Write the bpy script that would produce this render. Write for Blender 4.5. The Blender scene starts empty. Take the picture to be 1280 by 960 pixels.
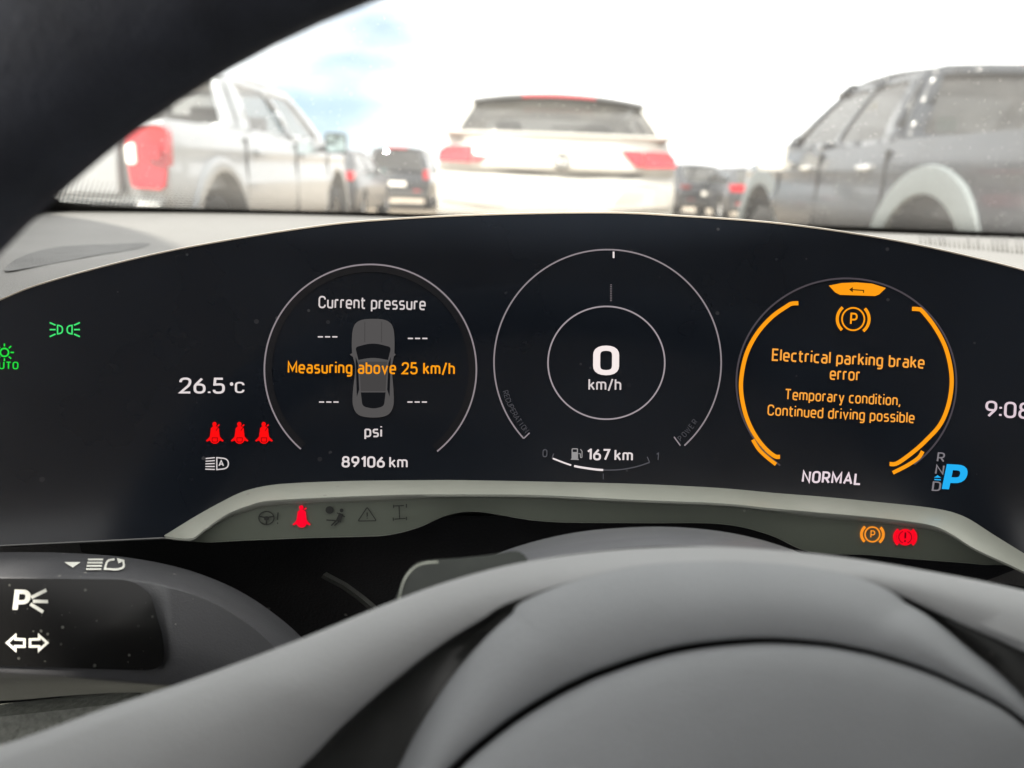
import bpy, bmesh, math, random
from math import sin, cos, pi, radians, sqrt, atan, tan, atan2
from mathutils import Vector, Matrix
from mathutils.geometry import tessellate_polygon

random.seed(4)
S = bpy.context.scene
COL = S.collection

# ------------------------------------------------------------------ camera
CAM_H, FPX = 1.15, 1000.0          # eye height; focal length in pixels of a 1280-wide picture
PITCH, ROLL = atan(0.268), radians(2.0)
R0, FW, U0 = Vector((1, 0, 0)), Vector((0, cos(PITCH), -sin(PITCH))), Vector((0, sin(PITCH), cos(PITCH)))
RT = cos(ROLL) * R0 + sin(ROLL) * U0
UP = -sin(ROLL) * R0 + cos(ROLL) * U0
CAM = Vector((0, 0, CAM_H))
cd = bpy.data.cameras.new('camera')
cam = bpy.data.objects.new('camera', cd); COL.objects.link(cam)
cam.matrix_world = Matrix((( RT.x, UP.x, -FW.x, CAM.x), (RT.y, UP.y, -FW.y, CAM.y), (RT.z, UP.z, -FW.z, CAM.z), (0, 0, 0, 1)))
cd.sensor_width = 36; cd.lens = 36 * FPX / 1280
cd.clip_start = 0.01; cd.clip_end = 2000
cd.dof.use_dof = True; cd.dof.focus_distance = 0.355; cd.dof.aperture_fstop = 8.6
S.camera = cam

# ------------------------------------------------------------------ light and exposure
EXPO = 2.3
SUN_EL, SUN_AZ = radians(50), radians(215)      # azimuth clockwise from +Y: behind and to the left
w = bpy.data.worlds.new('World'); S.world = w; w.use_nodes = True
nt = w.node_tree; N = nt.nodes; L = nt.links; N.clear()
def wn(t, **k):
    n = N.new(t)
    for a, b in k.items(): setattr(n, a, b)
    return n
out = wn('ShaderNodeOutputWorld'); sky = wn('ShaderNodeTexSky', sky_type='NISHITA', sun_disc=False)
sky.sun_elevation = SUN_EL; sky.sun_rotation = SUN_AZ; sky.dust_density = 0.2; sky.air_density = 0.8; sky.ozone_density = 4
b1 = wn('ShaderNodeBackground'); b1.inputs[1].default_value = 0.05; L.new(sky.outputs[0], b1.inputs[0])
tc = wn('ShaderNodeTexCoord')
mp = wn('ShaderNodeMapping'); mp.inputs['Scale'].default_value = (1, 1, 3.2); L.new(tc.outputs['Generated'], mp.inputs[0])
nz = wn('ShaderNodeTexNoise'); nz.inputs['Scale'].default_value = 3.0; nz.inputs['Detail'].default_value = 7; nz.inputs['Roughness'].default_value = 0.55
L.new(mp.outputs[0], nz.inputs['Vector'])
gap = (RT * ((440 - 640) / FPX) - UP * ((100 - 480) / FPX) + FW).normalized()   # the one clear patch, low in the north-west
dt = wn('ShaderNodeVectorMath', operation='DOT_PRODUCT'); dt.inputs[1].default_value = gap; L.new(tc.outputs['Generated'], dt.inputs[0])
m1 = wn('ShaderNodeMath', operation='MULTIPLY_ADD'); m1.inputs[1].default_value = 0.032; L.new(nz.outputs['Fac'], m1.inputs[0]); L.new(dt.outputs['Value'], m1.inputs[2])
r1 = wn('ShaderNodeMapRange', interpolation_type='SMOOTHSTEP')
r1.inputs['From Min'].default_value = 1.003; r1.inputs['From Max'].default_value = 1.019
L.new(m1.outputs[0], r1.inputs['Value'])
r2 = wn('ShaderNodeMapRange'); r2.inputs['From Min'].default_value = 0.3; r2.inputs['From Max'].default_value = 0.7
r2.inputs['To Min'].default_value = 0.42; r2.inputs['To Max'].default_value = 0.75; L.new(nz.outputs['Fac'], r2.inputs['Value'])
b2 = wn('ShaderNodeBackground'); b2.inputs[0].default_value = (1.0, 0.985, 0.96, 1); L.new(r2.outputs[0], b2.inputs[1])
b3 = wn('ShaderNodeBackground'); b3.inputs[0].default_value = (0.52, 0.74, 0.95, 1); b3.inputs[1].default_value = 0.18   # far rain cloud in the clear patch
m3 = wn('ShaderNodeMixShader'); m3.inputs[0].default_value = 0.75; L.new(b1.outputs[0], m3.inputs[1]); L.new(b3.outputs[0], m3.inputs[2])
mx = wn('ShaderNodeMixShader'); L.new(r1.outputs[0], mx.inputs[0]); L.new(b2.outputs[0], mx.inputs[1]); L.new(m3.outputs[0], mx.inputs[2])
L.new(mx.outputs[0], out.inputs[0])
sd = bpy.data.lights.new('sun', 'SUN'); sd.energy = 2.2; sd.angle = radians(2); sd.color = (1, 0.93, 0.82)
so = bpy.data.objects.new('sun', sd); COL.objects.link(so)
sdir = Vector((sin(SUN_AZ) * cos(SUN_EL), cos(SUN_AZ) * cos(SUN_EL), sin(SUN_EL)))
so.rotation_euler = (-sdir).to_track_quat('-Z', 'Y').to_euler(); so.location = (0, 0, 30)
vs = S.view_settings
vs.view_transform = 'Standard'; vs.look = 'None'; vs.exposure = EXPO; vs.gamma = 1; vs.use_curve_mapping = False
S.render.engine = 'CYCLES'; S.cycles.use_denoising = True
S.cycles.transparent_max_bounces = 16; S.cycles.max_bounces = 8; S.cycles.caustics_reflective = False; S.cycles.caustics_refractive = False
S.cycles.sample_clamp_indirect = 8

# ------------------------------------------------------------------ materials
def lin(c):
    return tuple(((x / 255) / 12.92 if x / 255 <= 0.04045 else ((x / 255 + 0.055) / 1.055) ** 2.4) for x in c)
def mat(name, col, rough=0.5, metal=0.0, spec=0.5, coat=0.0, var=0.0, vscale=30, bump=0.0, bscale=800, dust=0.0, dscale=260, dcol=(0.35, 0.34, 0.31), rvar=0.0):
    m = bpy.data.materials.new(name); m.use_nodes = True
    t = m.node_tree; n = t.nodes; l = t.links; p = n['Principled BSDF']
    p.inputs['Base Color'].default_value = (*col, 1); p.inputs['Roughness'].default_value = rough
    p.inputs['Metallic'].default_value = metal; p.inputs['Specular IOR Level'].default_value = spec
    p.inputs['Coat Weight'].default_value = coat; p.inputs['Coat Roughness'].default_value = 0.05
    tcn = n.new('ShaderNodeTexCoord'); src = None
    if var:
        z = n.new('ShaderNodeTexNoise'); z.inputs['Scale'].default_value = vscale; z.inputs['Detail'].default_value = 6
        l.new(tcn.outputs['Object'], z.inputs['Vector'])
        a = n.new('ShaderNodeMapRange'); a.inputs['From Min'].default_value = 0.3; a.inputs['From Max'].default_value = 0.7
        a.inputs['To Min'].default_value = 1 - var; a.inputs['To Max'].default_value = 1 + var; l.new(z.outputs['Fac'], a.inputs['Value'])
        v = n.new('ShaderNodeVectorMath'); v.operation = 'SCALE'; v.inputs[0].default_value = col; l.new(a.outputs[0], v.inputs['Scale'])
        src = v.outputs[0]
        if rvar:
            a2 = n.new('ShaderNodeMapRange'); a2.inputs['From Min'].default_value = 0.3; a2.inputs['From Max'].default_value = 0.7
            a2.inputs['To Min'].default_value = rough - rvar; a2.inputs['To Max'].default_value = rough + rvar; l.new(z.outputs['Fac'], a2.inputs['Value'])
            l.new(a2.outputs[0], p.inputs['Roughness'])
    if dust:                                   # specks of dust lying on the surface
        vo = n.new('ShaderNodeTexVoronoi'); vo.inputs['Scale'].default_value = dscale; l.new(tcn.outputs['Object'], vo.inputs['Vector'])
        sp = n.new('ShaderNodeSeparateColor'); l.new(vo.outputs['Color'], sp.inputs[0])
        k = n.new('ShaderNodeMapRange'); k.inputs['From Min'].default_value = 1 - dust; k.inputs['From Max'].default_value = 1
        k.inputs['To Min'].default_value = 0; k.inputs['To Max'].default_value = 0.26; l.new(sp.outputs[0], k.inputs['Value'])
        lt = n.new('ShaderNodeMath'); lt.operation = 'LESS_THAN'; l.new(vo.outputs['Distance'], lt.inputs[0]); l.new(k.outputs[0], lt.inputs[1])
        ml = n.new('ShaderNodeMath'); ml.operation = 'MULTIPLY'; l.new(lt.outputs[0], ml.inputs[0]); l.new(sp.outputs[1], ml.inputs[1])
        mxc = n.new('ShaderNodeMix'); mxc.data_type = 'RGBA'; l.new(ml.outputs[0], mxc.inputs['Factor'])
        mxc.inputs[6].default_value = (*col, 1); mxc.inputs[7].default_value = (*dcol, 1)
        if src: l.new(src, mxc.inputs[6])
        src = mxc.outputs[2]
    if src: l.new(src, p.inputs['Base Color'])
    if bump:
        z = n.new('ShaderNodeTexNoise'); z.inputs['Scale'].default_value = bscale; z.inputs['Detail'].default_value = 3
        l.new(tcn.outputs['Object'], z.inputs['Vector'])
        b = n.new('ShaderNodeBump'); b.inputs['Strength'].default_value = bump; b.inputs['Distance'].default_value = 0.001
        l.new(z.outputs['Fac'], b.inputs['Height']); l.new(b.outputs[0], p.inputs['Normal'])
    return m
_em = {}
def em(c, g=1.0):                              # light of a lit display element, given as it shows on the screen
    key = (c, g)
    if key not in _em:
        m = bpy.data.materials.new('screen_light'); m.use_nodes = True; n = m.node_tree.nodes; n.clear()
        e = n.new('ShaderNodeEmission'); e.inputs[0].default_value = (*lin(c), 1); e.inputs[1].default_value = g / 2 ** EXPO
        o = n.new('ShaderNodeOutputMaterial'); m.node_tree.links.new(e.outputs[0], o.inputs[0]); _em[key] = m
    return _em[key]
def glass_mat(name, tint, gloss=0.06, film=0.0, rough=0.02, filmcol=(0.9, 0.88, 0.84), specks=False):
    m = bpy.data.materials.new(name); m.use_nodes = True; t = m.node_tree; n = t.nodes; l = t.links; n.clear()
    o = n.new('ShaderNodeOutputMaterial'); tr = n.new('ShaderNodeBsdfTransparent'); tr.inputs[0].default_value = (*tint, 1)
    gl = n.new('ShaderNodeBsdfGlossy'); gl.inputs['Roughness'].default_value = rough
    lw = n.new('ShaderNodeLayerWeight'); lw.inputs[0].default_value = 0.5
    pwn = n.new('ShaderNodeMath'); pwn.operation = 'POWER'; pwn.inputs[1].default_value = 5; l.new(lw.outputs['Facing'], pwn.inputs[0])
    fm = n.new('ShaderNodeMath'); fm.operation = 'MULTIPLY_ADD'; fm.inputs[1].default_value = 0.9; fm.inputs[2].default_value = gloss; fm.use_clamp = True
    l.new(pwn.outputs[0], fm.inputs[0])
    a = n.new('ShaderNodeMixShader'); l.new(fm.outputs[0], a.inputs[0]); l.new(tr.outputs[0], a.inputs[1]); l.new(gl.outputs[0], a.inputs[2])
    if film:
        tcn = n.new('ShaderNodeTexCoord')
        z = n.new('ShaderNodeTexNoise'); z.inputs['Scale'].default_value = 5; z.inputs['Detail'].default_value = 8; l.new(tcn.outputs['Object'], z.inputs['Vector'])
        k = n.new('ShaderNodeMapRange'); k.inputs['From Min'].default_value = 0.3; k.inputs['From Max'].default_value = 0.7
        k.inputs['To Min'].default_value = film * 0.6; k.inputs['To Max'].default_value = film * 1.4; l.new(z.outputs['Fac'], k.inputs['Value'])
        fac = k.outputs[0]
        if specks:
            vo = n.new('ShaderNodeTexVoronoi'); vo.inputs['Scale'].default_value = 300; l.new(tcn.outputs['Object'], vo.inputs['Vector'])
            sp = n.new('ShaderNodeSeparateColor'); l.new(vo.outputs['Color'], sp.inputs[0])
            g = n.new('ShaderNodeMapRange'); g.inputs['From Min'].default_value = 0.6; g.inputs['From Max'].default_value = 1
            g.inputs['To Min'].default_value = 0; g.inputs['To Max'].default_value = 0.2; l.new(sp.outputs[0], g.inputs['Value'])
            lt = n.new('ShaderNodeMath'); lt.operation = 'LESS_THAN'; l.new(vo.outputs['Distance'], lt.inputs[0]); l.new(g.outputs[0], lt.inputs[1])
            ad = n.new('ShaderNodeMath'); ad.operation = 'MULTIPLY_ADD'; ad.inputs[1].default_value = 0.35
            l.new(lt.outputs[0], ad.inputs[0]); l.new(fac, ad.inputs[2]); fac = ad.outputs[0]
        df = n.new('ShaderNodeBsdfDiffuse'); df.inputs[0].default_value = (*filmcol, 1)
        ts = n.new('ShaderNodeBsdfTranslucent'); ts.inputs[0].default_value = (*filmcol, 1)
        ds = n.new('ShaderNodeMixShader'); ds.inputs[0].default_value = 0.6; l.new(df.outputs[0], ds.inputs[1]); l.new(ts.outputs[0], ds.inputs[2])
        b = n.new('ShaderNodeMixShader'); l.new(fac, b.inputs[0]); l.new(a.outputs[0], b.inputs[1]); l.new(ds.outputs[0], b.inputs[2]); a = b
    l.new(a.outputs[0], o.inputs[0])
    return m

M = {}
M['screen'] = mat('display_glass', (0.007, 0.009, 0.013), 0.12, spec=0.32, dust=0.05, dscale=230, dcol=(0.05, 0.05, 0.055), var=0.25, vscale=9, rvar=0.04)
M['shade'] = mat('display_tint', (0.012, 0.012, 0.014), 0.15, spec=0.32)
M['edge'] = mat('champagne_trim', (0.62, 0.54, 0.44), 0.35, metal=0.7, var=0.06)
M['dash'] = mat('dash_leather', (0.155, 0.152, 0.147), 0.6, spec=0.3, var=0.05, vscale=12, bump=0.5, bscale=1500)
M['dashdark'] = mat('dash_dark_plastic', (0.012, 0.013, 0.015), 0.55, spec=0.25, var=0.2, vscale=20, bump=0.3, dust=0.04, dscale=200)
M['grille'] = mat('speaker_cloth', (0.125, 0.125, 0.124), 0.8, var=0.1, vscale=60, bump=1.0, bscale=900)
M['trim'] = mat('silver_green_trim', (0.41, 0.422, 0.37), 0.38, metal=0.35, var=0.05, bump=0.1, dust=0.03, dscale=300)
M['lens'] = mat('shaded_trim_face', (0.12, 0.135, 0.108), 0.45, spec=0.5, var=0.08, vscale=15, dust=0.03, dscale=300)  # darker colour carrying the shade on the ledge's front face
M['ink'] = mat('unlit_symbol', (0.018, 0.019, 0.017), 0.6)
M['hub'] = mat('hub_leatherette', (0.225, 0.236, 0.248), 0.62, spec=0.35, var=0.05, vscale=25, bump=0.25, bscale=1800, dust=0.012, dscale=150, dcol=(0.6, 0.6, 0.58))
M['spoke'] = mat('spoke_soft_plastic', (0.255, 0.262, 0.268), 0.6, spec=0.35, var=0.04, vscale=20, bump=0.2, bscale=1800, dust=0.012, dscale=150, dcol=(0.6, 0.6, 0.58))
M['pod'] = mat('button_pod_plastic', (0.045, 0.047, 0.046), 0.45, spec=0.4, var=0.2, vscale=60, dust=0.1, dscale=320, dcol=(0.12, 0.12, 0.11))
M['rim'] = mat('rim_leather', (0.042, 0.047, 0.062), 0.5, spec=0.3, var=0.3, vscale=60, bump=0.6, bscale=900, dust=0.06, dscale=180, dcol=(0.12, 0.12, 0.13))
M['seam'] = mat('groove_rubber', (0.008, 0.008, 0.008), 0.6, spec=0.2)
M['shroud'] = mat('shroud_plastic', (0.11, 0.113, 0.122), 0.4, spec=0.4, var=0.08, vscale=40, dust=0.06, dscale=350)
M['paddle'] = mat('paddle_plastic', (0.075, 0.082, 0.075), 0.35, spec=0.5, var=0.15, vscale=80, dust=0.12, dscale=400)
M['stalk'] = mat('stalk_plastic', (0.065, 0.066, 0.071), 0.45, spec=0.4, var=0.08, vscale=40, bump=0.25, bscale=1600, dust=0.06, dscale=380)
M['gloss'] = mat('piano_black', (0.006, 0.006, 0.006), 0.14, spec=0.2, dust=0.4, dscale=400, dcol=(0.10, 0.10, 0.09))
M['white'] = mat('printed_white', (0.72, 0.72, 0.66), 0.6)
M['liner'] = mat('headliner_cloth', (0.5, 0.5, 0.54), 0.9, var=0.05)
M['pillar'] = mat('pillar_cloth', (0.05, 0.05, 0.055), 0.9, var=0.05)
M['leather'] = mat('cabin_leather', (0.09, 0.09, 0.10), 0.6, var=0.1, bump=0.3)
M['frit'] = mat('black_frit', (0.01, 0.009, 0.008), 0.5)
M['wind'] = glass_mat('windscreen_glass', (0.93, 0.95, 0.94), 0.04, film=0.068, specks=True)
M['cglass'] = glass_mat('tinted_car_glass', (0.30, 0.30, 0.29), 0.06, film=0.04)
M['lglass'] = glass_mat('clear_car_glass', (0.62, 0.62, 0.60), 0.06, film=0.05)
M['mglass'] = glass_mat('smoked_glass', (0.16, 0.165, 0.165), 0.06, film=0.05)
M['pglass'] = glass_mat('privacy_glass', (0.10, 0.10, 0.10), 0.07, film=0.04)
M['ground'] = mat('dusty_tarmac', (0.31, 0.26, 0.20), 0.9, var=0.25, vscale=0.35, bump=0.4, bscale=30)
M['silver'] = mat('silver_paint', (0.28, 0.295, 0.31), 0.36, metal=0.3, coat=0.6, var=0.04, vscale=3)
M['wpaint'] = mat('white_paint', (0.46, 0.45, 0.42), 0.35, coat=0.6, var=0.03, vscale=3)
M['black'] = mat('black_paint', (0.014, 0.018, 0.025), 0.25, spec=0.35, coat=0.3, var=0.2, vscale=4)
M['grey'] = mat('dark_grey_paint', (0.025, 0.028, 0.034), 0.35, spec=0.4, coat=0.3, var=0.2, vscale=4)
M['plastic'] = mat('bumper_plastic', (0.03, 0.03, 0.03), 0.6, var=0.2)
M['chrome'] = mat('chrome', (0.7, 0.7, 0.68), 0.15, metal=1.0)
M['red'] = mat('red_lens', (0.38, 0.004, 0.014), 0.2, coat=0.5, var=0.15, vscale=12)
M['clear'] = mat('clear_lens', (0.85, 0.83, 0.78), 0.2, coat=0.5)
M['tyre'] = mat('tyre_rubber', (0.02, 0.02, 0.02), 0.8, var=0.2)
M['alloy'] = mat('alloy', (0.45, 0.45, 0.45), 0.3, metal=0.8)
M['mirror'] = mat('mirror_glass', (0.55, 0.68, 0.66), 0.05, metal=1.0)
M['seat'] = mat('seat_cloth', (0.05, 0.05, 0.05), 0.8)
M['yellow'] = mat('yellow_paper', (0.75, 0.6, 0.05), 0.7)
M['teal'] = mat('pale_sticker', (0.35, 0.55, 0.52), 0.6)

# ------------------------------------------------------------------ object helpers
WL = {}                                                         # world place of a parent's origin
def link(name, me, parent=None):
    o = bpy.data.objects.new(name, me); COL.objects.link(o)
    if parent: o.parent = parent
    return o
def thing(name, label, cat, loc=(0, 0, 0), group=None):
    o = link(name, None); o.location = loc; o['label'] = label; o['category'] = cat
    o.empty_display_size = 0.1
    if group: o['group'] = group
    WL[o] = Vector(loc); return o
def tag(o, label, cat, group=None):
    o['label'] = label; o['category'] = cat
    if group: o['group'] = group
def obj(name, verts, faces, m, parent=None, local=False, smooth=True, angle=35, bevel=0, solid=0, label=None):
    base = Vector((0, 0, 0)) if local or parent is None else WL[parent]
    me = bpy.data.meshes.new(name)
    me.from_pydata([tuple(Vector(v) - base) for v in verts], [], faces)
    bm = bmesh.new(); bm.from_mesh(me); bmesh.ops.remove_doubles(bm, verts=bm.verts, dist=1e-7)
    bmesh.ops.recalc_face_normals(bm, faces=bm.faces); bm.to_mesh(me); bm.free()
    me.materials.append(m)
    if smooth:
        me.polygons.foreach_set('use_smooth', [True] * len(me.polygons)); me.set_sharp_from_angle(angle=radians(angle))
    o = link(name, me, parent); WL[o] = base if not local else Vector((0, 0, 0))
    if solid:
        d = o.modifiers.new('thickness', 'SOLIDIFY'); d.thickness = solid; d.offset = -1
    if bevel:
        d = o.modifiers.new('bevel', 'BEVEL'); d.width = bevel; d.segments = 2; d.limit_method = 'ANGLE'; d.angle_limit = radians(30)
    if label: o['label'] = label
    return o
class MB:                                                       # collects shapes for one mesh
    def __init__(s): s.v = []; s.f = []
    def add(s, v, f):
        b = len(s.v); s.v += [Vector(x) for x in v]; s.f += [tuple(b + i for i in q) for q in f]; return s
    def box(s, x0, x1, y0, y1, z0, z1):
        v = [(x, y, z) for x in (x0, x1) for y in (y0, y1) for z in (z0, z1)]
        return s.add(v, [(0, 1, 3, 2), (4, 6, 7, 5), (0, 4, 5, 1), (2, 3, 7, 6), (0, 2, 6, 4), (1, 5, 7, 3)])
    def grid(s, rows, closed=False):
        n = len(rows[0]); v = [p for r in rows for p in r]; f = []
        for i in range(len(rows) - 1):
            for j in range(n if closed else n - 1):
                k = (j + 1) % n
                f.append((i * n + j, i * n + k, (i + 1) * n + k, (i + 1) * n + j))
        return s.add(v, f)
    def prism(s, poly, fn0, fn1):                               # poly: 2-D outline; fn0/fn1 place its front and back
        n = len(poly); a = [fn0(*p) for p in poly]; b = [fn1(*p) for p in poly]
        tri = tessellate_polygon([[Vector((p[0], p[1], 0)) for p in poly]])
        f = [tuple(t) for t in tri] + [tuple(i + n for i in t[::-1]) for t in tri]
        f += [(i, (i + 1) % n, (i + 1) % n + n, i + n) for i in range(n)]
        return s.add(a + b, f)
    def ball(s, c, rx, ry, rz, nu=16, nv=10):
        rows = [[Vector(c) + Vector((rx * cos(2 * pi * j / nu) * sin(pi * i / nv), ry * sin(2 * pi * j / nu) * sin(pi * i / nv), rz * cos(pi * i / nv))) for j in range(nu)] for i in range(nv + 1)]
        return s.grid(rows, True)
    def obj(s, name, m, parent=None, **k): return obj(name, s.v, s.f, m, parent, **k)

def ray(u, v): return RT * ((u - 640) / FPX) - UP * ((v - 480) / FPX) + FW
def at(u, v, d): return CAM + ray(u, v) * d                     # the point seen at (u, v), d metres along the lens axis
def at_y(u, v, y): r = ray(u, v); return CAM + r * (y / r.y)
def at_z(u, v, z): r = ray(u, v); return CAM + r * ((z - CAM_H) / r.z)

def spline(pts, n, closed=False):                               # Catmull-Rom through control points, n samples per span
    P = [Vector((*p,)) if len(p) == 3 else Vector((p[0], p[1], 0)) for p in pts]; r = []; m = len(P)
    for i in range(m if closed else m - 1):
        g = (lambda k: P[k % m]) if closed else (lambda k: P[max(0, min(m - 1, k))])
        a, b, c, d = g(i - 1), g(i), g(i + 1), g(i + 2)
        for k in range(n):
            t = k / n
            r.append(0.5 * ((2 * b) + (c - a) * t + (2 * a - 5 * b + 4 * c - d) * t * t + (3 * b - a - 3 * c + d) * t ** 3))
    if not closed: r.append(P[-1])
    return [tuple(x) for x in r]

# ------------------------------------------------------------------ flat symbols and lettering (2-D, y down, in picture units)
def rnd(pts, closed=False, seg=5):
    res = []; n = len(pts)
    for i, p in enumerate(pts):
        r = p[2] if len(p) > 2 else 0
        if r and (closed or 0 < i < n - 1):
            P = Vector(p[:2]); A = Vector(pts[i - 1][:2]); B = Vector(pts[(i + 1) % n][:2])
            ra = min(r, (A - P).length * 0.5 if len(pts[i - 1]) > 2 and pts[i - 1][2] else (A - P).length * 0.98)
            rb = min(r, (B - P).length * 0.5 if len(pts[(i + 1) % n]) > 2 and pts[(i + 1) % n][2] else (B - P).length * 0.98)
            a = P + (A - P).normalized() * ra; b = P + (B - P).normalized() * rb
            for k in range(seg + 1):
                t = k / seg; q0 = a.lerp(P, t * 0.95 + 0.0); q1 = P.lerp(b, t)
                q = a * (1 - t) ** 2 + P * 2 * t * (1 - t) + b * t * t
                res.append((q.x, q.y))
        else: res.append((p[0], p[1]))
    return res
def dens(pts, closed, mxl):
    r = []; n = len(pts)
    for i in range(n if closed else n - 1):
        a, b = pts[i], pts[(i + 1) % n]; k = max(1, int(math.hypot(b[0] - a[0], b[1] - a[1]) / mxl))
        for j in range(k): r.append((a[0] + (b[0] - a[0]) * j / k, a[1] + (b[1] - a[1]) * j / k))
    if not closed: r.append(pts[-1])
    return r
def band(pts, t, closed=False, mxl=25):                         # strip of width t along a polyline -> verts, faces (2-D)
    pts = [(p[0], p[1]) for p in pts]; q = [pts[0]]
    for p in pts[1:]:
        if math.hypot(p[0] - q[-1][0], p[1] - q[-1][1]) > 1e-6: q.append(p)
    if closed and math.hypot(q[0][0] - q[-1][0], q[0][1] - q[-1][1]) < 1e-6: q.pop()
    q = dens(q, closed, mxl); n = len(q); v = []; f = []
    for i in range(n):
        p = Vector(q[i]); a = Vector(q[i - 1]) if (i or closed) else None; b = Vector(q[(i + 1) % n]) if (i < n - 1 or closed) else None
        d1 = (p - a).normalized() if a is not None else None; d2 = (b - p).normalized() if b is not None else None
        if d1 is None: d1 = d2
        if d2 is None: d2 = d1
        n1 = Vector((-d1.y, d1.x)); n2 = Vector((-d2.y, d2.x)); mm = n1 + n2
        if mm.length < 1e-4: mm = n1
        mm.normalize(); k = 1 / max(0.45, mm.dot(n1))
        v += [tuple(p + mm * (t / 2 * k)), tuple(p - mm * (t / 2 * k))]
    for i in range(n if closed else n - 1):
        j = (i + 1) % n; f.append((2 * i, 2 * i + 1, 2 * j + 1, 2 * j))
    return v, f
def fill(pts):
    return list(pts), [tuple(t) for t in tessellate_polygon([[Vector((p[0], p[1], 0)) for p in pts]])]
def ell(cx, cy, rx, ry, a0=0, a1=360, n=64):                    # degrees, clockwise on screen from +u
    return [(cx + rx * cos(radians(a0 + (a1 - a0) * i / n)), cy + ry * sin(radians(a0 + (a1 - a0) * i / n))) for i in range(n + 1)]
def rrect(x0, y0, x1, y1, r): return rnd([(x0, y0, r), (x1, y0, r), (x1, y1, r), (x0, y1, r)], True)

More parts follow.
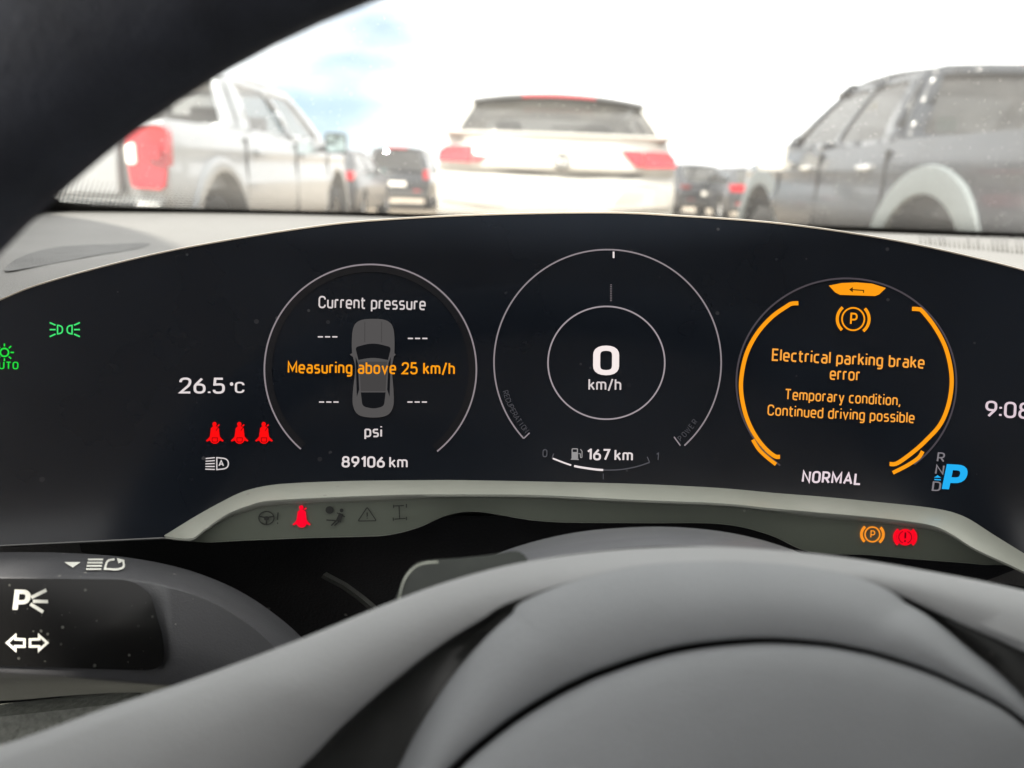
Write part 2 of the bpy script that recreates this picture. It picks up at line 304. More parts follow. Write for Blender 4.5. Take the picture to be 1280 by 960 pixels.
def _c(*p): return ('c', [*p])
def _o(*p): return ('o', [*p])
GL = {
 'A': (.66, [_o((0, 0), (.33, 1), (.66, 0)), _o((.11, .32), (.55, .32))]),
 'C': (.56, [_o((.56, .74), (.56, 1, .27), (0, 1, .27), (0, 0, .27), (.56, 0, .27), (.56, .26))]),
 'D': (.56, [_c((0, 0), (0, 1), (.56, 1, .3), (.56, 0, .3))]),
 'E': (.48, [_o((.5, 1), (0, 1), (0, 0), (.5, 0)), _o((0, .52), (.44, .52))]),
 'I': (0, [_o((0, 0), (0, 1))]),
 'L': (.46, [_o((0, 1), (0, 0), (.48, 0))]),
 'M': (.76, [_o((0, 0), (0, 1), (.38, .22), (.76, 1), (.76, 0))]),
 'N': (.58, [_o((0, 0), (0, 1), (.58, 0), (.58, 1))]),
 'O': (.58, [_c((0, 0, .29), (0, 1, .29), (.58, 1, .29), (.58, 0, .29))]),
 'P': (.54, [_o((0, 0), (0, 1), (.54, 1, .28), (.54, .42, .28), (0, .42))]),
 'R': (.54, [_o((0, 0), (0, 1), (.54, 1, .28), (.54, .44, .28), (0, .44)), _o((.27, .44), (.56, 0))]),
 'T': (.6, [_o((0, 1), (.6, 1)), _o((.3, 1), (.3, 0))]),
 'U': (.56, [_o((0, 1), (0, 0, .28), (.56, 0, .28), (.56, 1))]),
 'W': (.9, [_o((0, 1), (.22, 0), (.45, .92), (.68, 0), (.9, 1))]),
 'a': (.45, [_o((.04, .72), (.45, .72, .2), (.45, 0)), _o((.45, .42), (0, .42, .2), (0, 0, .2), (.45, 0))]),
 'b': (.47, [_o((0, 1.02), (0, 0)), _o((0, .72), (.47, .72, .22), (.47, 0, .22), (0, 0))]),
 'c': (.42, [_o((.42, .72), (0, .72, .22), (0, 0, .22), (.42, 0))]),
 'd': (.47, [_o((.47, 1.02), (.47, 0)), _o((.47, .72), (0, .72, .22), (0, 0, .22), (.47, 0))]),
 'e': (.47, [_o((.44, 0), (0, 0, .22), (0, .72, .22), (.47, .72, .22), (.47, .35), (0, .35))]),
 'g': (.47, [_o((.47, 0), (0, 0, .22), (0, .72, .22), (.47, .72)), _o((.47, .72), (.47, -.27, .2), (.05, -.27))]),
 'h': (.45, [_o((0, 1.02), (0, 0)), _o((0, .72), (.45, .72, .22), (.45, 0))]),
 'i': (0, [_o((0, .72), (0, 0)), _o((0, .95), (0, 1.06))]),
 'k': (.43, [_o((0, 1.02), (0, 0)), _o((0, .3), (.42, .72)), _o((.16, .44), (.45, 0))]),
 'l': (.0, [_o((0, 1.02), (0, 0))]),
 'm': (.78, [_o((0, 0), (0, .72)), _o((0, .72), (.39, .72, .2), (.39, 0)), _o((.39, .72), (.78, .72, .2), (.78, 0))]),
 'n': (.45, [_o((0, .72), (0, 0)), _o((0, .72), (.45, .72, .22), (.45, 0))]),
 'o': (.48, [_c((0, 0, .23), (0, .72, .23), (.48, .72, .23), (.48, 0, .23))]),
 'p': (.47, [_o((0, .72), (0, -.27)), _o((0, .72), (.47, .72, .22), (.47, 0, .22), (0, 0))]),
 'r': (.27, [_o((0, .72), (0, 0)), _o((0, .72), (.29, .72))]),
 's': (.42, [_o((.41, .72), (0, .72, .16), (0, .37, .16), (.42, .37, .16), (.42, 0, .16), (0, 0))]),
 't': (.3, [_o((.07, .97), (.07, 0, .18), (.32, 0)), _o((-.06, .72), (.32, .72))]),
 'u': (.45, [_o((0, .72), (0, 0, .22), (.45, 0)), _o((.45, .72), (.45, 0))]),
 'v': (.48, [_o((0, .72), (.24, 0), (.48, .72))]),
 'y': (.48, [_o((0, .72), (.25, 0)), _o((.48, .72), (.2, -.27), (.05, -.27))]),
 '0': (.56, [_c((0, 0, .28), (0, 1, .28), (.56, 1, .28), (.56, 0, .28))]),
 '1': (.26, [_o((0, .78), (.24, 1), (.26, 1), (.26, 0))]),
 '2': (.54, [_o((0, .74), (0, 1, .27), (.54, 1, .27), (.54, .58, .2), (0, 0), (.56, 0))]),
 '5': (.54, [_o((.5, 1), (.06, 1), (.03, .58), (.54, .62, .25), (.54, 0, .27), (0, 0, .2), (0, .2))]),
 '6': (.54, [_o((.4, 1), (.0, .5, .12), (0, 0, .27), (.54, 0, .27), (.54, .58, .27), (.06, .58))]),
 '7': (.52, [_o((0, 1), (.52, 1), (.16, 0))]),
 '8': (.56, [_c((0, 0, .26), (0, .53, .26), (.56, .53, .26), (.56, 0, .26)), _c((.04, .53, .24), (.04, 1, .24), (.52, 1, .24), (.52, .53, .24))]),
 '9': (.54, [_o((.14, 0), (.54, .5, .12), (.54, 1, .27), (0, 1, .27), (0, .42, .27), (.48, .42))]),
 '.': (0, [_o((0, -.03), (0, .08))]), ',': (.04, [_o((.05, .08), (-.03, -.18))]),
 ':': (0, [_o((0, .05), (0, .18)), _o((0, .55), (0, .68))]),
 '/': (.36, [_o((0, -.1), (.36, 1.06))]), '-': (.34, [_o((0, .36), (.34, .36))]),
 '°': (.14, [_c((0, .78, .07), (0, .94, .07), (.14, .94, .07), (.14, .78, .07))]),
 '!': (0, [_o((0, 1), (0, .3)), _o((0, 0), (0, .12))]), ' ': (.12, []),
}
def text2d(s, u, v, H, width=None, ang=0, t=0.14, gap=0.13, anchor='c', slant=0.0):
    """u, v: where the baseline's anchor lies; H: cap height; width: total width the line is set to; ang: clockwise tilt."""
    sc = H / (1 + t); x = t / 2; V = []; F = []
    for ch in s:
        wd, st = GL[ch]
        for kind, pts in st:
            q = rnd(pts, kind == 'c')
            a, f = band(q, t, kind == 'c', 9)
            b = len(V); V += [(p[0] + x + slant * p[1], p[1] + t / 2) for p in a]; F += [tuple(b + i for i in k) for k in f]
        x += wd + t + gap
    W = x - gap - t / 2; kx = (width / (W * sc)) if width else 1.0
    off = {'l': 0, 'c': -W / 2, 'r': -W}[anchor]; ca, sa = cos(radians(ang)), sin(radians(ang)); R = []
    for p in V:
        X = (p[0] + off) * sc * kx; Y = -p[1] * sc
        R.append((u + X * ca - Y * sa, v + X * sa + Y * ca))
    return R, F
class Flat:                                                     # flat shapes placed on a curved surface
    def __init__(s, surf): s.surf = surf; s.m = MB(); s.k = 0
    def put(s, vf, off=0.0004):
        s.k += 1; o = off + (s.k % 7) * 8e-6
        s.m.add([s.surf(p[0], p[1], o) for p in vf[0]], vf[1]); return s
    def text(s, *a, off=0.0005, **k): return s.put(text2d(*a, **k), off)
    def line(s, pts, t, closed=False, off=0.0005): return s.put(band(pts, t, closed), off)
    def area(s, pts, off=0.0005): return s.put(fill(pts), off)
    def obj(s, name, m, parent): return s.m.obj(name, m, parent, smooth=False)

# ------------------------------------------------------------------ the ground
g = MB(); g.add([(-400, -60, 0), (400, -60, 0), (400, 800, 0), (-400, 800, 0)], [(0, 1, 2, 3)])
gr = g.obj('ground', M['ground'], smooth=False); gr['kind'] = 'structure'

# ================================================================== vehicles outside
def prism_body(profile, zs, arches, hw, wz, zcuts, wy, ycuts, bow=0.0, bowlen=0.7, arch_z=0.36):
    """Lower body: a side outline with wheel openings carried across the width, then shaped in section and plan."""
    poly = list(profile)
    for yc, r in sorted(arches, reverse=True):
        a0 = math.asin(max(-1, min(1, (zs - arch_z) / r)))
        for i in range(15):
            a = a0 + (pi - 2 * a0) * i / 14; poly.append((yc + r * cos(a), arch_z + r * sin(a)))
    bm = bmesh.new(); fv = [bm.verts.new((-hw, y, z)) for y, z in poly]; fc = bm.faces.new(fv)
    r = bmesh.ops.extrude_face_region(bm, geom=[fc])
    bmesh.ops.translate(bm, verts=[e for e in r['geom'] if isinstance(e, bmesh.types.BMVert)], vec=(2 * hw, 0, 0))
    for ax, cuts in ((2, zcuts), (1, ycuts), (0, [k * hw for k in (-.93, -.8, -.5, 0, .5, .8, .93)])):
        for c in cuts:
            co = [0, 0, 0]; co[ax] = c; no = [0, 0, 0]; no[ax] = 1
            bmesh.ops.bisect_plane(bm, geom=bm.verts[:] + bm.edges[:] + bm.faces[:], plane_co=co, plane_no=no)
    for v in bm.verts:
        q = abs(v.co.x) / hw
        if v.co.y < bowlen: v.co.y += bow * q ** 3 * (1 - v.co.y / bowlen)
        v.co.x *= wz(v.co.z) * wy(v.co.y)
    bmesh.ops.recalc_face_normals(bm, faces=bm.faces)
    V = [v.co.copy() for v in bm.verts]; bm.verts.index_update(); F = [tuple(v.index for v in f.verts) for f in bm.faces]
    bm.free(); return V, F
def lerp(a, b, t): return a + (b - a) * t
def pw(pts):
    def f(x):
        if x <= pts[0][0]: return pts[0][1]
        for (a, b), (c, d) in zip(pts, pts[1:]):
            if x <= c: return lerp(b, d, (x - a) / (c - a))
        return pts[-1][1]
    return f
def cabin(root, paint, low, top, wins, glass, crown=0.05):
    """Upper body: low/top = (half width, rear y, front y, z). wins: windows per side as (s0, s1, t0, t1)."""
    wb, yrb, yfb, zb = low; wt, yrt, yft, zt = top
    c = {'rear': ((-wb, yrb), (wb, yrb), (-wt, yrt), (wt, yrt)), 'front': ((wb, yfb), (-wb, yfb), (wt, yft), (-wt, yft)),
         'right': ((wb, yrb), (wb, yfb), (wt, yrt), (wt, yft)), 'left': ((-wb, yfb), (-wb, yrb), (-wt, yft), (-wt, yrt))}
    nrm = {'rear': Vector((0, -1, 0)), 'front': Vector((0, 1, 0)), 'right': Vector((1, 0, 0)), 'left': Vector((-1, 0, 0))}
    shell = MB(); panes = []
    for side, (p, q, r, s_) in c.items():
        def P(s, t, o=0.0, side=side, p=p, q=q, r=r, s_=s_):
            a = Vector((*p, zb)).lerp(Vector((*q, zb)), s); b = Vector((*r, zt)).lerp(Vector((*s_, zt)), s)
            x = a.lerp(b, t)
            if side in ('rear', 'front'): x.z += crown * t * 4 * s * (1 - s); x += nrm[side] * (0.10 * 4 * s * (1 - s))
            return x + nrm[side] * (0.03 * 4 * t * (1 - t) + o)
        W = wins.get(side, [])
        ss = sorted({0, 1, *[k / 8 for k in range(9)], *[x for w_ in W for x in w_[:2]]}); tt = sorted({0, .25, .5, .75, 1, *[x for w_ in W for x in w_[2:4]]})
        for i in range(len(ss) - 1):
            for j in range(len(tt) - 1):
                ms, mt = (ss[i] + ss[i + 1]) / 2, (tt[j] + tt[j + 1]) / 2
                if any(w_[0] < ms < w_[1] and w_[2] < mt < w_[3] for w_ in W): continue
                shell.add([P(ss[i], tt[j]), P(ss[i + 1], tt[j]), P(ss[i + 1], tt[j + 1]), P(ss[i], tt[j + 1])], [(0, 1, 2, 3)])
        for w_ in W:
            rows = [[P(lerp(w_[0], w_[1], i / 8), lerp(w_[2], w_[3], j / 4), -0.012) for i in range(9)] for j in range(5)]
            panes.append((side, rows, w_[4] if len(w_) > 4 else glass))
    rows = []
    for i in range(9):
        s = i / 8
        rows.append([Vector((lerp(-wt, wt, s), lerp(yrt - 0.10 * 4 * s * (1 - s), yft + 0.10 * 4 * s * (1 - s), j / 8), zt + crown * 4 * s * (1 - s) + 0.03 * sin(pi * j / 8))) for j in range(9)])
    shell.grid(rows)
    sh = shell.obj('cab', paint, root, local=True, solid=0.03, angle=40)
    nm = {'rear': 'rear_window', 'front': 'windscreen_pane', 'left': 'side_window', 'right': 'side_window'}
    for side, rows, gm in panes:
        MB().grid(rows).obj(nm[side], gm, root, local=True)
    return sh
def wheel(root, x, y, z, R, wd=0.24):
    s = 1 if x > 0 else -1
    prof = [(-wd / 2, R * .62), (-wd / 2, R * .9), (-wd * .38, R), (wd * .38, R), (wd / 2, R * .9), (wd / 2, R * .62), (wd * .3, R * .6), (-wd * .3, R * .6)]
    rows = [[Vector((x + a, y + r * cos(2 * pi * k / 28), z + r * sin(2 * pi * k / 28))) for k in range(28)] for a, r in prof + prof[:1]]
    wl = MB().grid(rows, True).obj('wheel', M['tyre'], root, local=True)
    rm = MB(); rows = [[Vector((x + s * a, y + r * cos(2 * pi * k / 28), z + r * sin(2 * pi * k / 28))) for k in range(28)] for a, r in ((wd * .42, R * .62), (wd * .36, R * .56), (wd * .2, R * .54))]
    rm.grid(rows, True)
    for k in range(6):
        a = 2 * pi * k / 6; d = Vector((0, cos(a), sin(a))); e = Vector((0, -sin(a), cos(a))); c0 = Vector((x + s * wd * .36, y, z)); n = Vector((s * 0.03, 0, 0))
        pts = [c0 + d * R * .1 + e * R * .07, c0 + d * R * .1 - e * R * .07, c0 + d * R * .57 - e * R * .05, c0 + d * R * .57 + e * R * .05]
        rm.add(pts + [p - n for p in pts], [(0, 1, 2, 3), (7, 6, 5, 4), (0, 4, 5, 1), (1, 5, 6, 2), (2, 6, 7, 3), (3, 7, 4, 0)])
    rm.ball((x + s * wd * .36, y, z), 0.03, R * .16, R * .16)
    rm.obj('rim', M['alloy'], wl, local=True)
def mirror(root, x, y, z, w_=0.26, h=0.24, m=None, gm=None):
    s = 1 if x > 0 else -1
    b = MB(); b.prism(rrect(0, 0, w_, h, 0.05), lambda a, c: Vector((x + s * (a + .06), y, z + c)), lambda a, c: Vector((x + s * (a * .8 + .08), y + .13, z + c * .8 + .02)))
    b.box(min(x - s * .03, x + s * .1), max(x - s * .03, x + s * .1), y + .03, y + .09, z + .02, z + .09)
    o = b.obj('door_mirror', m or M['plastic'], root, local=True)
    MB().prism(rrect(.025, .025, w_ - .025, h - .025, 0.04), lambda a, c: Vector((x + s * (a + .06), y - .004, z + c)), lambda a, c: Vector((x + s * (a + .06), y + .01, z + c))).obj('mirror_glass', gm or M['mirror'], o, local=True)
def arch_ring(root, xs, yc, zc, r0, r1, m, name='arch_flare'):
    for x in xs:
        s = 1 if x > 0 else -1; rows = []
        for x_, r in ((x - s * .03, r0), (x + s * .025, r0), (x + s * .03, r0 + .02), (x + s * .022, r1 - .02), (x - s * .03, r1)):
            rows.append([Vector((x_, yc + r * cos(pi * k / 24 - .15 + .3 * k / 24), zc + r * sin(pi * (k / 24) * 1.1 - .05 * pi))) for k in range(25)])
        MB().grid(rows).obj(name, m, root, local=True)

def pickup(loc, label, paint, flare, L, cab0, cab1, axle, hw=1.0, belt=1.39, roof=1.90, group=None, tint=None, ar=.61, fr_=.73):
    t = thing('pickup_truck', label, 'pickup truck', loc, group)
    prof = [(.16, .60), (.14, .78), (.10, .86), (.07, 1.30), (.10, belt + .02), (cab0 - .04, belt + .02), (cab0 + .02, belt), (cab1, belt - .02), (cab1 + .12, belt - .05), (L - .25, belt - .16), (L - .08, belt - .24), (L, belt - .45), (L - .02, .55), (L - .15, .48)]
    fa = L - 1.02
    wz = pw([(.4, .95), (.62, .99), (.95, 1.0), (1.15, .985), (1.25, .995), (1.45, .95)])
    wy = pw([(0, .955), (.12, .985), (.35, 1), (L - .9, 1), (L - .3, .96), (L, .86)])
    V, F = prism_body(prof, .48, [(axle, ar), (fa, ar)], hw, wz, [.62, .8, .95, 1.08, 1.15, 1.2, 1.26, 1.34], wy, [.12, .2, .35, L - .9, L - .6, L - .3, L - .15], bow=.03, arch_z=.45)
    bm = bmesh.new(); vs_ = [bm.verts.new(v) for v in V]
    for f in F:
        try: bm.faces.new([vs_[i] for i in f])
        except ValueError: pass
    # open bed: the flat top behind the cab is sunk
    top = [f for f in bm.faces if abs(f.normal.z) > -1 and f.calc_center_median().z > belt and f.calc_center_median().y < cab0 - .05 and abs(f.calc_center_median().x) < hw * .86 and f.calc_center_median().y > .15]
    bm.normal_update(); top = [f for f in top if abs(f.normal.z) > .8]
    if top:
        r = bmesh.ops.extrude_face_region(bm, geom=top); bmesh.ops.delete(bm, geom=top, context='FACES')
        bmesh.ops.translate(bm, verts=[e for e in r['geom'] if isinstance(e, bmesh.types.BMVert)], vec=(0, 0, -.5))
    bm.verts.index_update(); V = [v.co.copy() for v in bm.verts]; F = [tuple(v.index for v in f.verts) for f in bm.faces]; bm.free()
    obj('body', V, F, paint, t, local=True, bevel=.018, angle=28)
    mid = (cab0 + cab1) / 2
    sr = lambda y: (y - cab0) / (cab1 - cab0)
    cabin(t, paint, (hw * .945, cab0, cab1, belt - .02), (hw * .74, cab0 + .16, cab1 - .95, roof),
          {'rear': [(.07, .93, .14, .88, M['cglass'] if paint is M['silver'] else M['mglass'])], 'front': [(.06, .94, .06, .94)],
           'right': [(.10, .46, .10, .86), (.50, .90, .10, .86)], 'left': [(.10, .50, .10, .86), (.54, .90, .10, .86)]}, tint or M['cglass'], crown=.02)
    for s in (1, -1):
        # lamp stands in the rear corner of the bed, from just inside the tailgate round to the side
        o = [(hw - .31, belt - .03), (hw - .05, belt - .02), (hw - .015, belt - .06), (hw - .02, belt - .25), (hw - .06, belt - .46), (hw - .27, belt - .45)]
        tl = MB().prism(rnd([(a, b, .03) for a, b in o], True), lambda a, b: Vector((s * a, .045 + .06 * max(0, (a - hw + .12) / .12), b)), lambda a, b: Vector((s * (a + .006), .17, b))).obj('tail_light', M['red'], t, local=True, bevel=.008)
        MB().prism(rrect(hw - .29, belt - .29, hw - .225, belt - .15, .02), lambda a, b: Vector((s * a, .037, b)), lambda a, b: Vector((s * a, .08, b))).obj('reversing_lamp', M['clear'], tl, local=True)
        MB().box(*sorted((s * (hw - .16), s * (hw - .05))), .036, .06, belt - .26, belt - .15).obj('dark_lens', mat('dark_red_lens', (.28, .01, .02), .2), tl, local=True)
        for k, yy in enumerate((cab0 + .22, mid + .22)):
            MB().box(*sorted((s * (hw - .03), s * (hw + .035))), yy, yy + .2, belt - .19, belt - .15).obj('door_handle', M['chrome'] if paint is M['black'] else paint, t, local=True, bevel=.012)
        for yy in (cab0 + .0, mid + .06, cab1 - .08):
            MB().box(*sorted((s * (hw - .04), s * (hw + .0012))), yy - .003, yy + .003, .56, belt - .05).obj('door_gap', M['seam'], t, local=True)
        MB().box(*sorted((s * (hw - .1), s * (hw + .07))), cab0 + .1, fa - .75, .40, .46).obj('side_step', M['plastic'], t, local=True, bevel=.02)
        mirror(t, s * (hw - .02), cab1 - .42, belt - (.20 if paint is M['black'] else .13), .27, .25, M['wpaint'] if paint is M['black'] else M['grey'], M['clear'] if paint is M['black'] else None)  # black truck's mirror and its glass coloured white, for the bright sky on them
        wheel(t, s * (hw - .15), axle, .43, .43); wheel(t, s * (hw - .15), fa, .43, .43)
    arch_ring(t, (hw * .995, -hw * .995), axle, .45, ar, fr_, flare); arch_ring(t, (hw * .97, -hw * .97), fa, .45, ar, fr_, flare)
    b = MB(); b.box(-hw * .9, hw * .9, -.06, .15, .62, .80); b.box(-.5, .5, -.10, -.05, .66, .74)
    b.obj('rear_bumper', M['chrome'], t, local=True, bevel=.03)
    tg = MB().box(-hw * .66, hw * .66, .028, .08, .88, belt - .03).obj('tailgate', paint, t, local=True, bevel=.02)
    MB().box(-.14, .14, .018, .05, 1.16, 1.24).obj('handle', M['plastic'], tg, local=True, bevel=.01)
    MB().box(-.16, .16, cab0 + .045, cab0 + .14, roof - .015, roof + .045).obj('brake_light', M['red'], t, local=True, bevel=.01)
    for s in (1, -1):
        for yy in (cab0 + .55, mid + .5):
            q = MB(); q.box(s * .42 - .24, s * .42 + .24, yy, yy + .14, .8, 1.42); q.box(s * .42 - .13, s * .42 + .13, yy + .01, yy + .1, 1.45, 1.63)
            q.obj('seat', M['seat'], t, local=True, bevel=.04)
    return t

TRUCKS = 'pickup trucks parked in the row ahead'
tl_ = pickup((-3.46, 5.7, 0), 'silver pickup truck with red and white tail lamp beside the steering wheel rim', M['silver'], M['silver'], 6.45, 1.74, 4.95, 1.08, hw=1.02, tint=M['lglass'], group=TRUCKS)
tr_ = pickup((3.60, 3.85, 0), 'black pickup truck with dusty flank and pale grey wheel arch flare', M['black'], mat('grey_flare', (.13, .15, .155), .55, var=.1), 5.95, 1.98, 4.42, 1.32, hw=1.05, belt=1.42, roof=1.93, group=TRUCKS, tint=M['mglass'], ar=.64, fr_=.83)
# slip of yellow paper and a pale sticker in the black truck's glass
MB().box(-.83, -.80, 2.82, 2.98, 1.70, 1.76).obj('paper_slip', M['yellow'], tr_, local=True)
MB().box(-.72, -.58, 2.0, 2.006, 1.50, 1.60).obj('window_sticker', M['teal'], tr_, local=True)

# ---- white sport utility vehicle straight ahead
def suv():
    t = thing('sport_utility_vehicle', 'white sport utility vehicle seen from behind, straight ahead over the display', 'car', (.30, 6.5, 0))
    hw, L = .99, 4.95
    RP = [(.10, .34), (.02, .52), (0, .72), (.0, 1.0), (.035, 1.10), (.07, 1.125), (.075, 1.15), (.0, 1.16), (-.005, 1.20), (.04, 1.24), (.09, 1.36), (.13, 1.45)]
    prof = RP + [(3.55, 1.12), (4.6, 1.0), (4.85, .85), (L, .65), (L - .05, .35)]
    wz = pw([(.3, .93), (.6, .985), (1.0, 1), (1.16, .99), (1.3, .955), (1.45, .90)]); wy = pw([(0, .94), (.2, .98), (.6, 1), (3.9, 1), (4.5, .95), (L, .8)])
    ycut = [.2, .4, .6, .9, 3.9, 4.2, 4.5, 4.75]
    bowf = .22
    V, F = prism_body(prof, .33, [(1.0, .42), (3.95, .42)], hw, wz, [.5, .72, .9, 1.0, 1.08, 1.13, 1.155, 1.18, 1.22, 1.3, 1.38], wy, ycut, bow=bowf, bowlen=.9)
    obj('body', V, F, M['wpaint'], t, local=True, bevel=.008, angle=30)
    cabin(t, M['wpaint'], (.91, .16, 3.45, 1.43), (.75, .62, 2.75, 1.70), {'rear': [(.06, .94, .03, .93, M['cglass'])], 'front': [(.06, .94, .06, .94)],
          'right': [(.16, .40, .12, .86), (.43, .68, .12, .86)], 'left': [(.32, .57, .12, .86), (.60, .84, .12, .86)]}, M['cglass'], crown=.055)
    yz = pw(sorted((z, y) for y, z in RP))
    def ry(x, z):                                               # the rear surface at (x, z)
        q = abs(x) / hw; y = yz(z); return y + bowf * q ** 3 * (1 - y / .9)
    sp = MB(); rows = []
    for i in range(13):
        s = i / 12; x = lerp(-.71, .71, s); b = 0.10 * 4 * s * (1 - s); zc = 1.70 + .055 * 4 * s * (1 - s)
        rows.append([Vector((x, .98 - b, zc + .015)), Vector((x, .50 - b, zc + .005)), Vector((x * .99, .47 - b, zc - .02)), Vector((x * .97, .52 - b, zc - .045)), Vector((x, .75 - b, zc - .03))])
    spo = sp.grid(rows).obj('roof_spoiler', mat('spoiler_black', (.05, .05, .05), .3), t, local=True)
    rows = []
    for i in range(9):
        s = .5 + (i / 8 - .5) * .42; x = lerp(-.71, .71, s); b = 0.10 * 4 * s * (1 - s); zc = 1.70 + .055 * 4 * s * (1 - s)
        rows.append([Vector((x, .488 - b, zc - .0)), Vector((x, .462 - b, zc - .006)), Vector((x, .462 - b, zc - .028)), Vector((x, .49 - b, zc - .032))])
    MB().grid(rows).obj('brake_light', M['red'], spo, local=True)
    def lens(o, name, m, e=.014, par=t):
        tri = dens(o, True, .05)
        return MB().prism(tri, lambda x, z: Vector((x, ry(x, z) - e, z)), lambda x, z: Vector((x, ry(x, z) + .06, z))).obj(name, m, par, local=True)
    for s in (1, -1):
        lens([(s * x, z) for x, z in rnd([(.685, 1.325), (.90, 1.32, .03), (.955, 1.28, .02), (.965, 1.205, .01), (.685, 1.195)], True)], 'tail_light', M['red'])
        lens([(s * x, z) for x, z in rnd([(.50, 1.325), (.672, 1.325), (.672, 1.20), (.60, 1.215)], True)], 'tailgate_lamp', M['red'])
        lens([(s * x, z) for x, z in [(.56, 1.07), (.9, 1.08), (.93, .9), (.42, .86)]], 'bumper_inset', mat('grey_plastic', (.42, .40, .37), .5), .006)
        mirror(t, s * .9, 3.0, 1.15, .2, .16, M['wpaint'])
        for y in (1.0, 3.95): wheel(t, s * .86, y, .37, .37)
        for yy in (1.5, 2.5): MB().box(*sorted((s * .95, s * 1.0)), yy, yy + .2, 1.12, 1.15).obj('door_handle', M['chrome'], t, local=True, bevel=.01)
    # round emblem on the tailgate: a ring with a V over a W
    e = MB()
    cx, cz, r = 0.03, 1.225, .062
    def pe(v): return [Vector((x, ry(x, z) - .012, z)) for x, z in v]
    for pts, cl in (([(cx + r * cos(a * pi / 16), cz + r * sin(a * pi / 16)) for a in range(32)], True), ([(cx - .025, cz + .055), (cx, cz + .008), (cx + .025, cz + .055)], False), ([(cx - .052, cz + .03), (cx - .024, cz - .045), (cx, cz + .0), (cx + .024, cz - .045), (cx + .052, cz + .03)], False)):
        v, f = band(pts, .011, cl, .02); e.add(pe(v), f)
    e.obj('emblem', mat('dark_chrome', (.12, .12, .12), .3, metal=.6), t, local=True, solid=.005)
    lens([(-.50, 1.142), (.70, 1.142), (.55, 1.12), (.2, 1.104), (-.1, 1.108), (-.3, 1.125)], 'step_shadow_strip', M['seam'], .004)  # dark strip painted in as the shadow under the tailgate step
    a = MB(); a.prism([(0, 0), (.16, 0), (.09, .075), (.06, .075)], lambda y, z: Vector((-.02, 1.0 + y, 1.77 + z)), lambda y, z: Vector((.02, 1.0 + y, 1.77 + z))); a.obj('roof_antenna', M['wpaint'], t, local=True)
    w_ = MB(); w_.box(-.05, .36, .185, .20, 1.475, 1.495); w_.obj('rear_wiper', M['plastic'], t, local=True)
    for s in (.42, -.42):
        for yy in (1.3, 2.3):
            q = MB(); q.box(s - .25, s + .25, yy, yy + .14, .8, 1.38); q.box(s - .13, s + .13, yy, yy + .1, 1.40, 1.58); q.obj('seat', M['seat'], t, local=True, bevel=.04)
suv()

# ---- smaller cars farther off
def car(loc, name, label, paint, hw, L, belt, roof, rear_t, hood, lights, glass=None, lamp=None, plate=True, high=True, rz=0, group='cars standing far off beyond the first row'):
    t = thing(name, label, 'car', loc, group); t.rotation_euler.z = rz
    prof = [(.12, .3), (.02, .5), (0, .75), (.03, belt - .12), (.10, belt), (hood, belt - .03), (L - .5, belt - .17), (L - .12, belt - .3), (L, .6), (L - .05, .28)]
    wz = pw([(.25, .93), (.6, 1), (.8, 1), (belt, .92)]); wy = pw([(0, .92), (.3, 1), (L - .8, 1), (L, .82)])
    V, F = prism_body(prof, .28, [(.85, .38), (L - .9, .38)], hw, wz, [.5, .65, .8, .95], wy, [.15, .3, .6, L - .8, L - .4], bow=.12, arch_z=.33)
    obj('body', V, F, paint, t, local=True, bevel=.03, angle=30)
    cabin(t, paint, (hw * .91, .12, hood, belt - .01), (hw * .72, rear_t, hood - .75, roof), {'rear': [(.08, .92, .12, .86)], 'front': [(.06, .94, .06, .92)], 'right': [(.1, .5, .1, .86), (.54, .88, .1, .86)], 'left': [(.12, .46, .1, .86), (.5, .9, .1, .86)]}, glass or M['pglass'])
    for s in (1, -1):
        z0, z1, x0 = lights
        MB().prism(rrect(x0, z0, hw - .06, z1, .03), lambda a, b: Vector((s * a, .0 + .10 * (a / hw) ** 3, b)), lambda a, b: Vector((s * a, .3, b))).obj('tail_light', lamp or M['red'], t, local=True)
        MB().box(*sorted((s * .45, s * .66)), .01, .06, .46, .53).obj('reflector', lamp or M['red'], t, local=True)
        mirror(t, s * hw * .9, hood - .45, belt - .02, .18, .14, paint)
        for y in (.85, L - .9): wheel(t, s * (hw - .13), y, .33, .33, .21)
    if plate: MB().box(-.26, .26, -.012, .05, .62, .74).obj('number_plate', M['clear'], t, local=True)
    MB().box(-hw * .9, hw * .9, -.02, .1, .33, .5).obj('bumper', M['plastic'], t, local=True, bevel=.03)
    if high: MB().box(-.28, .28, rear_t - .16, rear_t + .02, roof - .0, roof + .05).obj('brake_light', M['red'], t, local=True, bevel=.01)
    return t
car((-3.28, 22, 0), 'hatchback_car', 'small black hatchback with red brake light, beyond gap beside silver pickup', M['black'], .92, 4.0, 1.02, 1.58, .35, 2.9, (.82, 1.06, .72))
car((-3.92, 15.2, 0), 'saloon_car', 'dark saloon car mostly hidden behind the front of the silver pickup', M['grey'], .92, 4.6, .98, 1.38, .9, 3.2, (.86, 1.02, .55), high=False)
car((5.35, 23, 0), 'saloon_car', 'dark saloon car just right of the white vehicle ahead', M['grey'], .9, 4.6, .92, 1.42, .9, 3.2, (.80, .90, .60), lamp=mat('dim_lens', (.12, .01, .012), .3), glass=M['cglass'], high=False, rz=.25)
car((6.1, 20.5, 0), 'saloon_car', 'dark saloon car with red tail lamps near the black pickup nose', M['grey'], .88, 4.4, .95, 1.36, .85, 3.1, (.80, .98, .48), glass=M['cglass'], high=False)
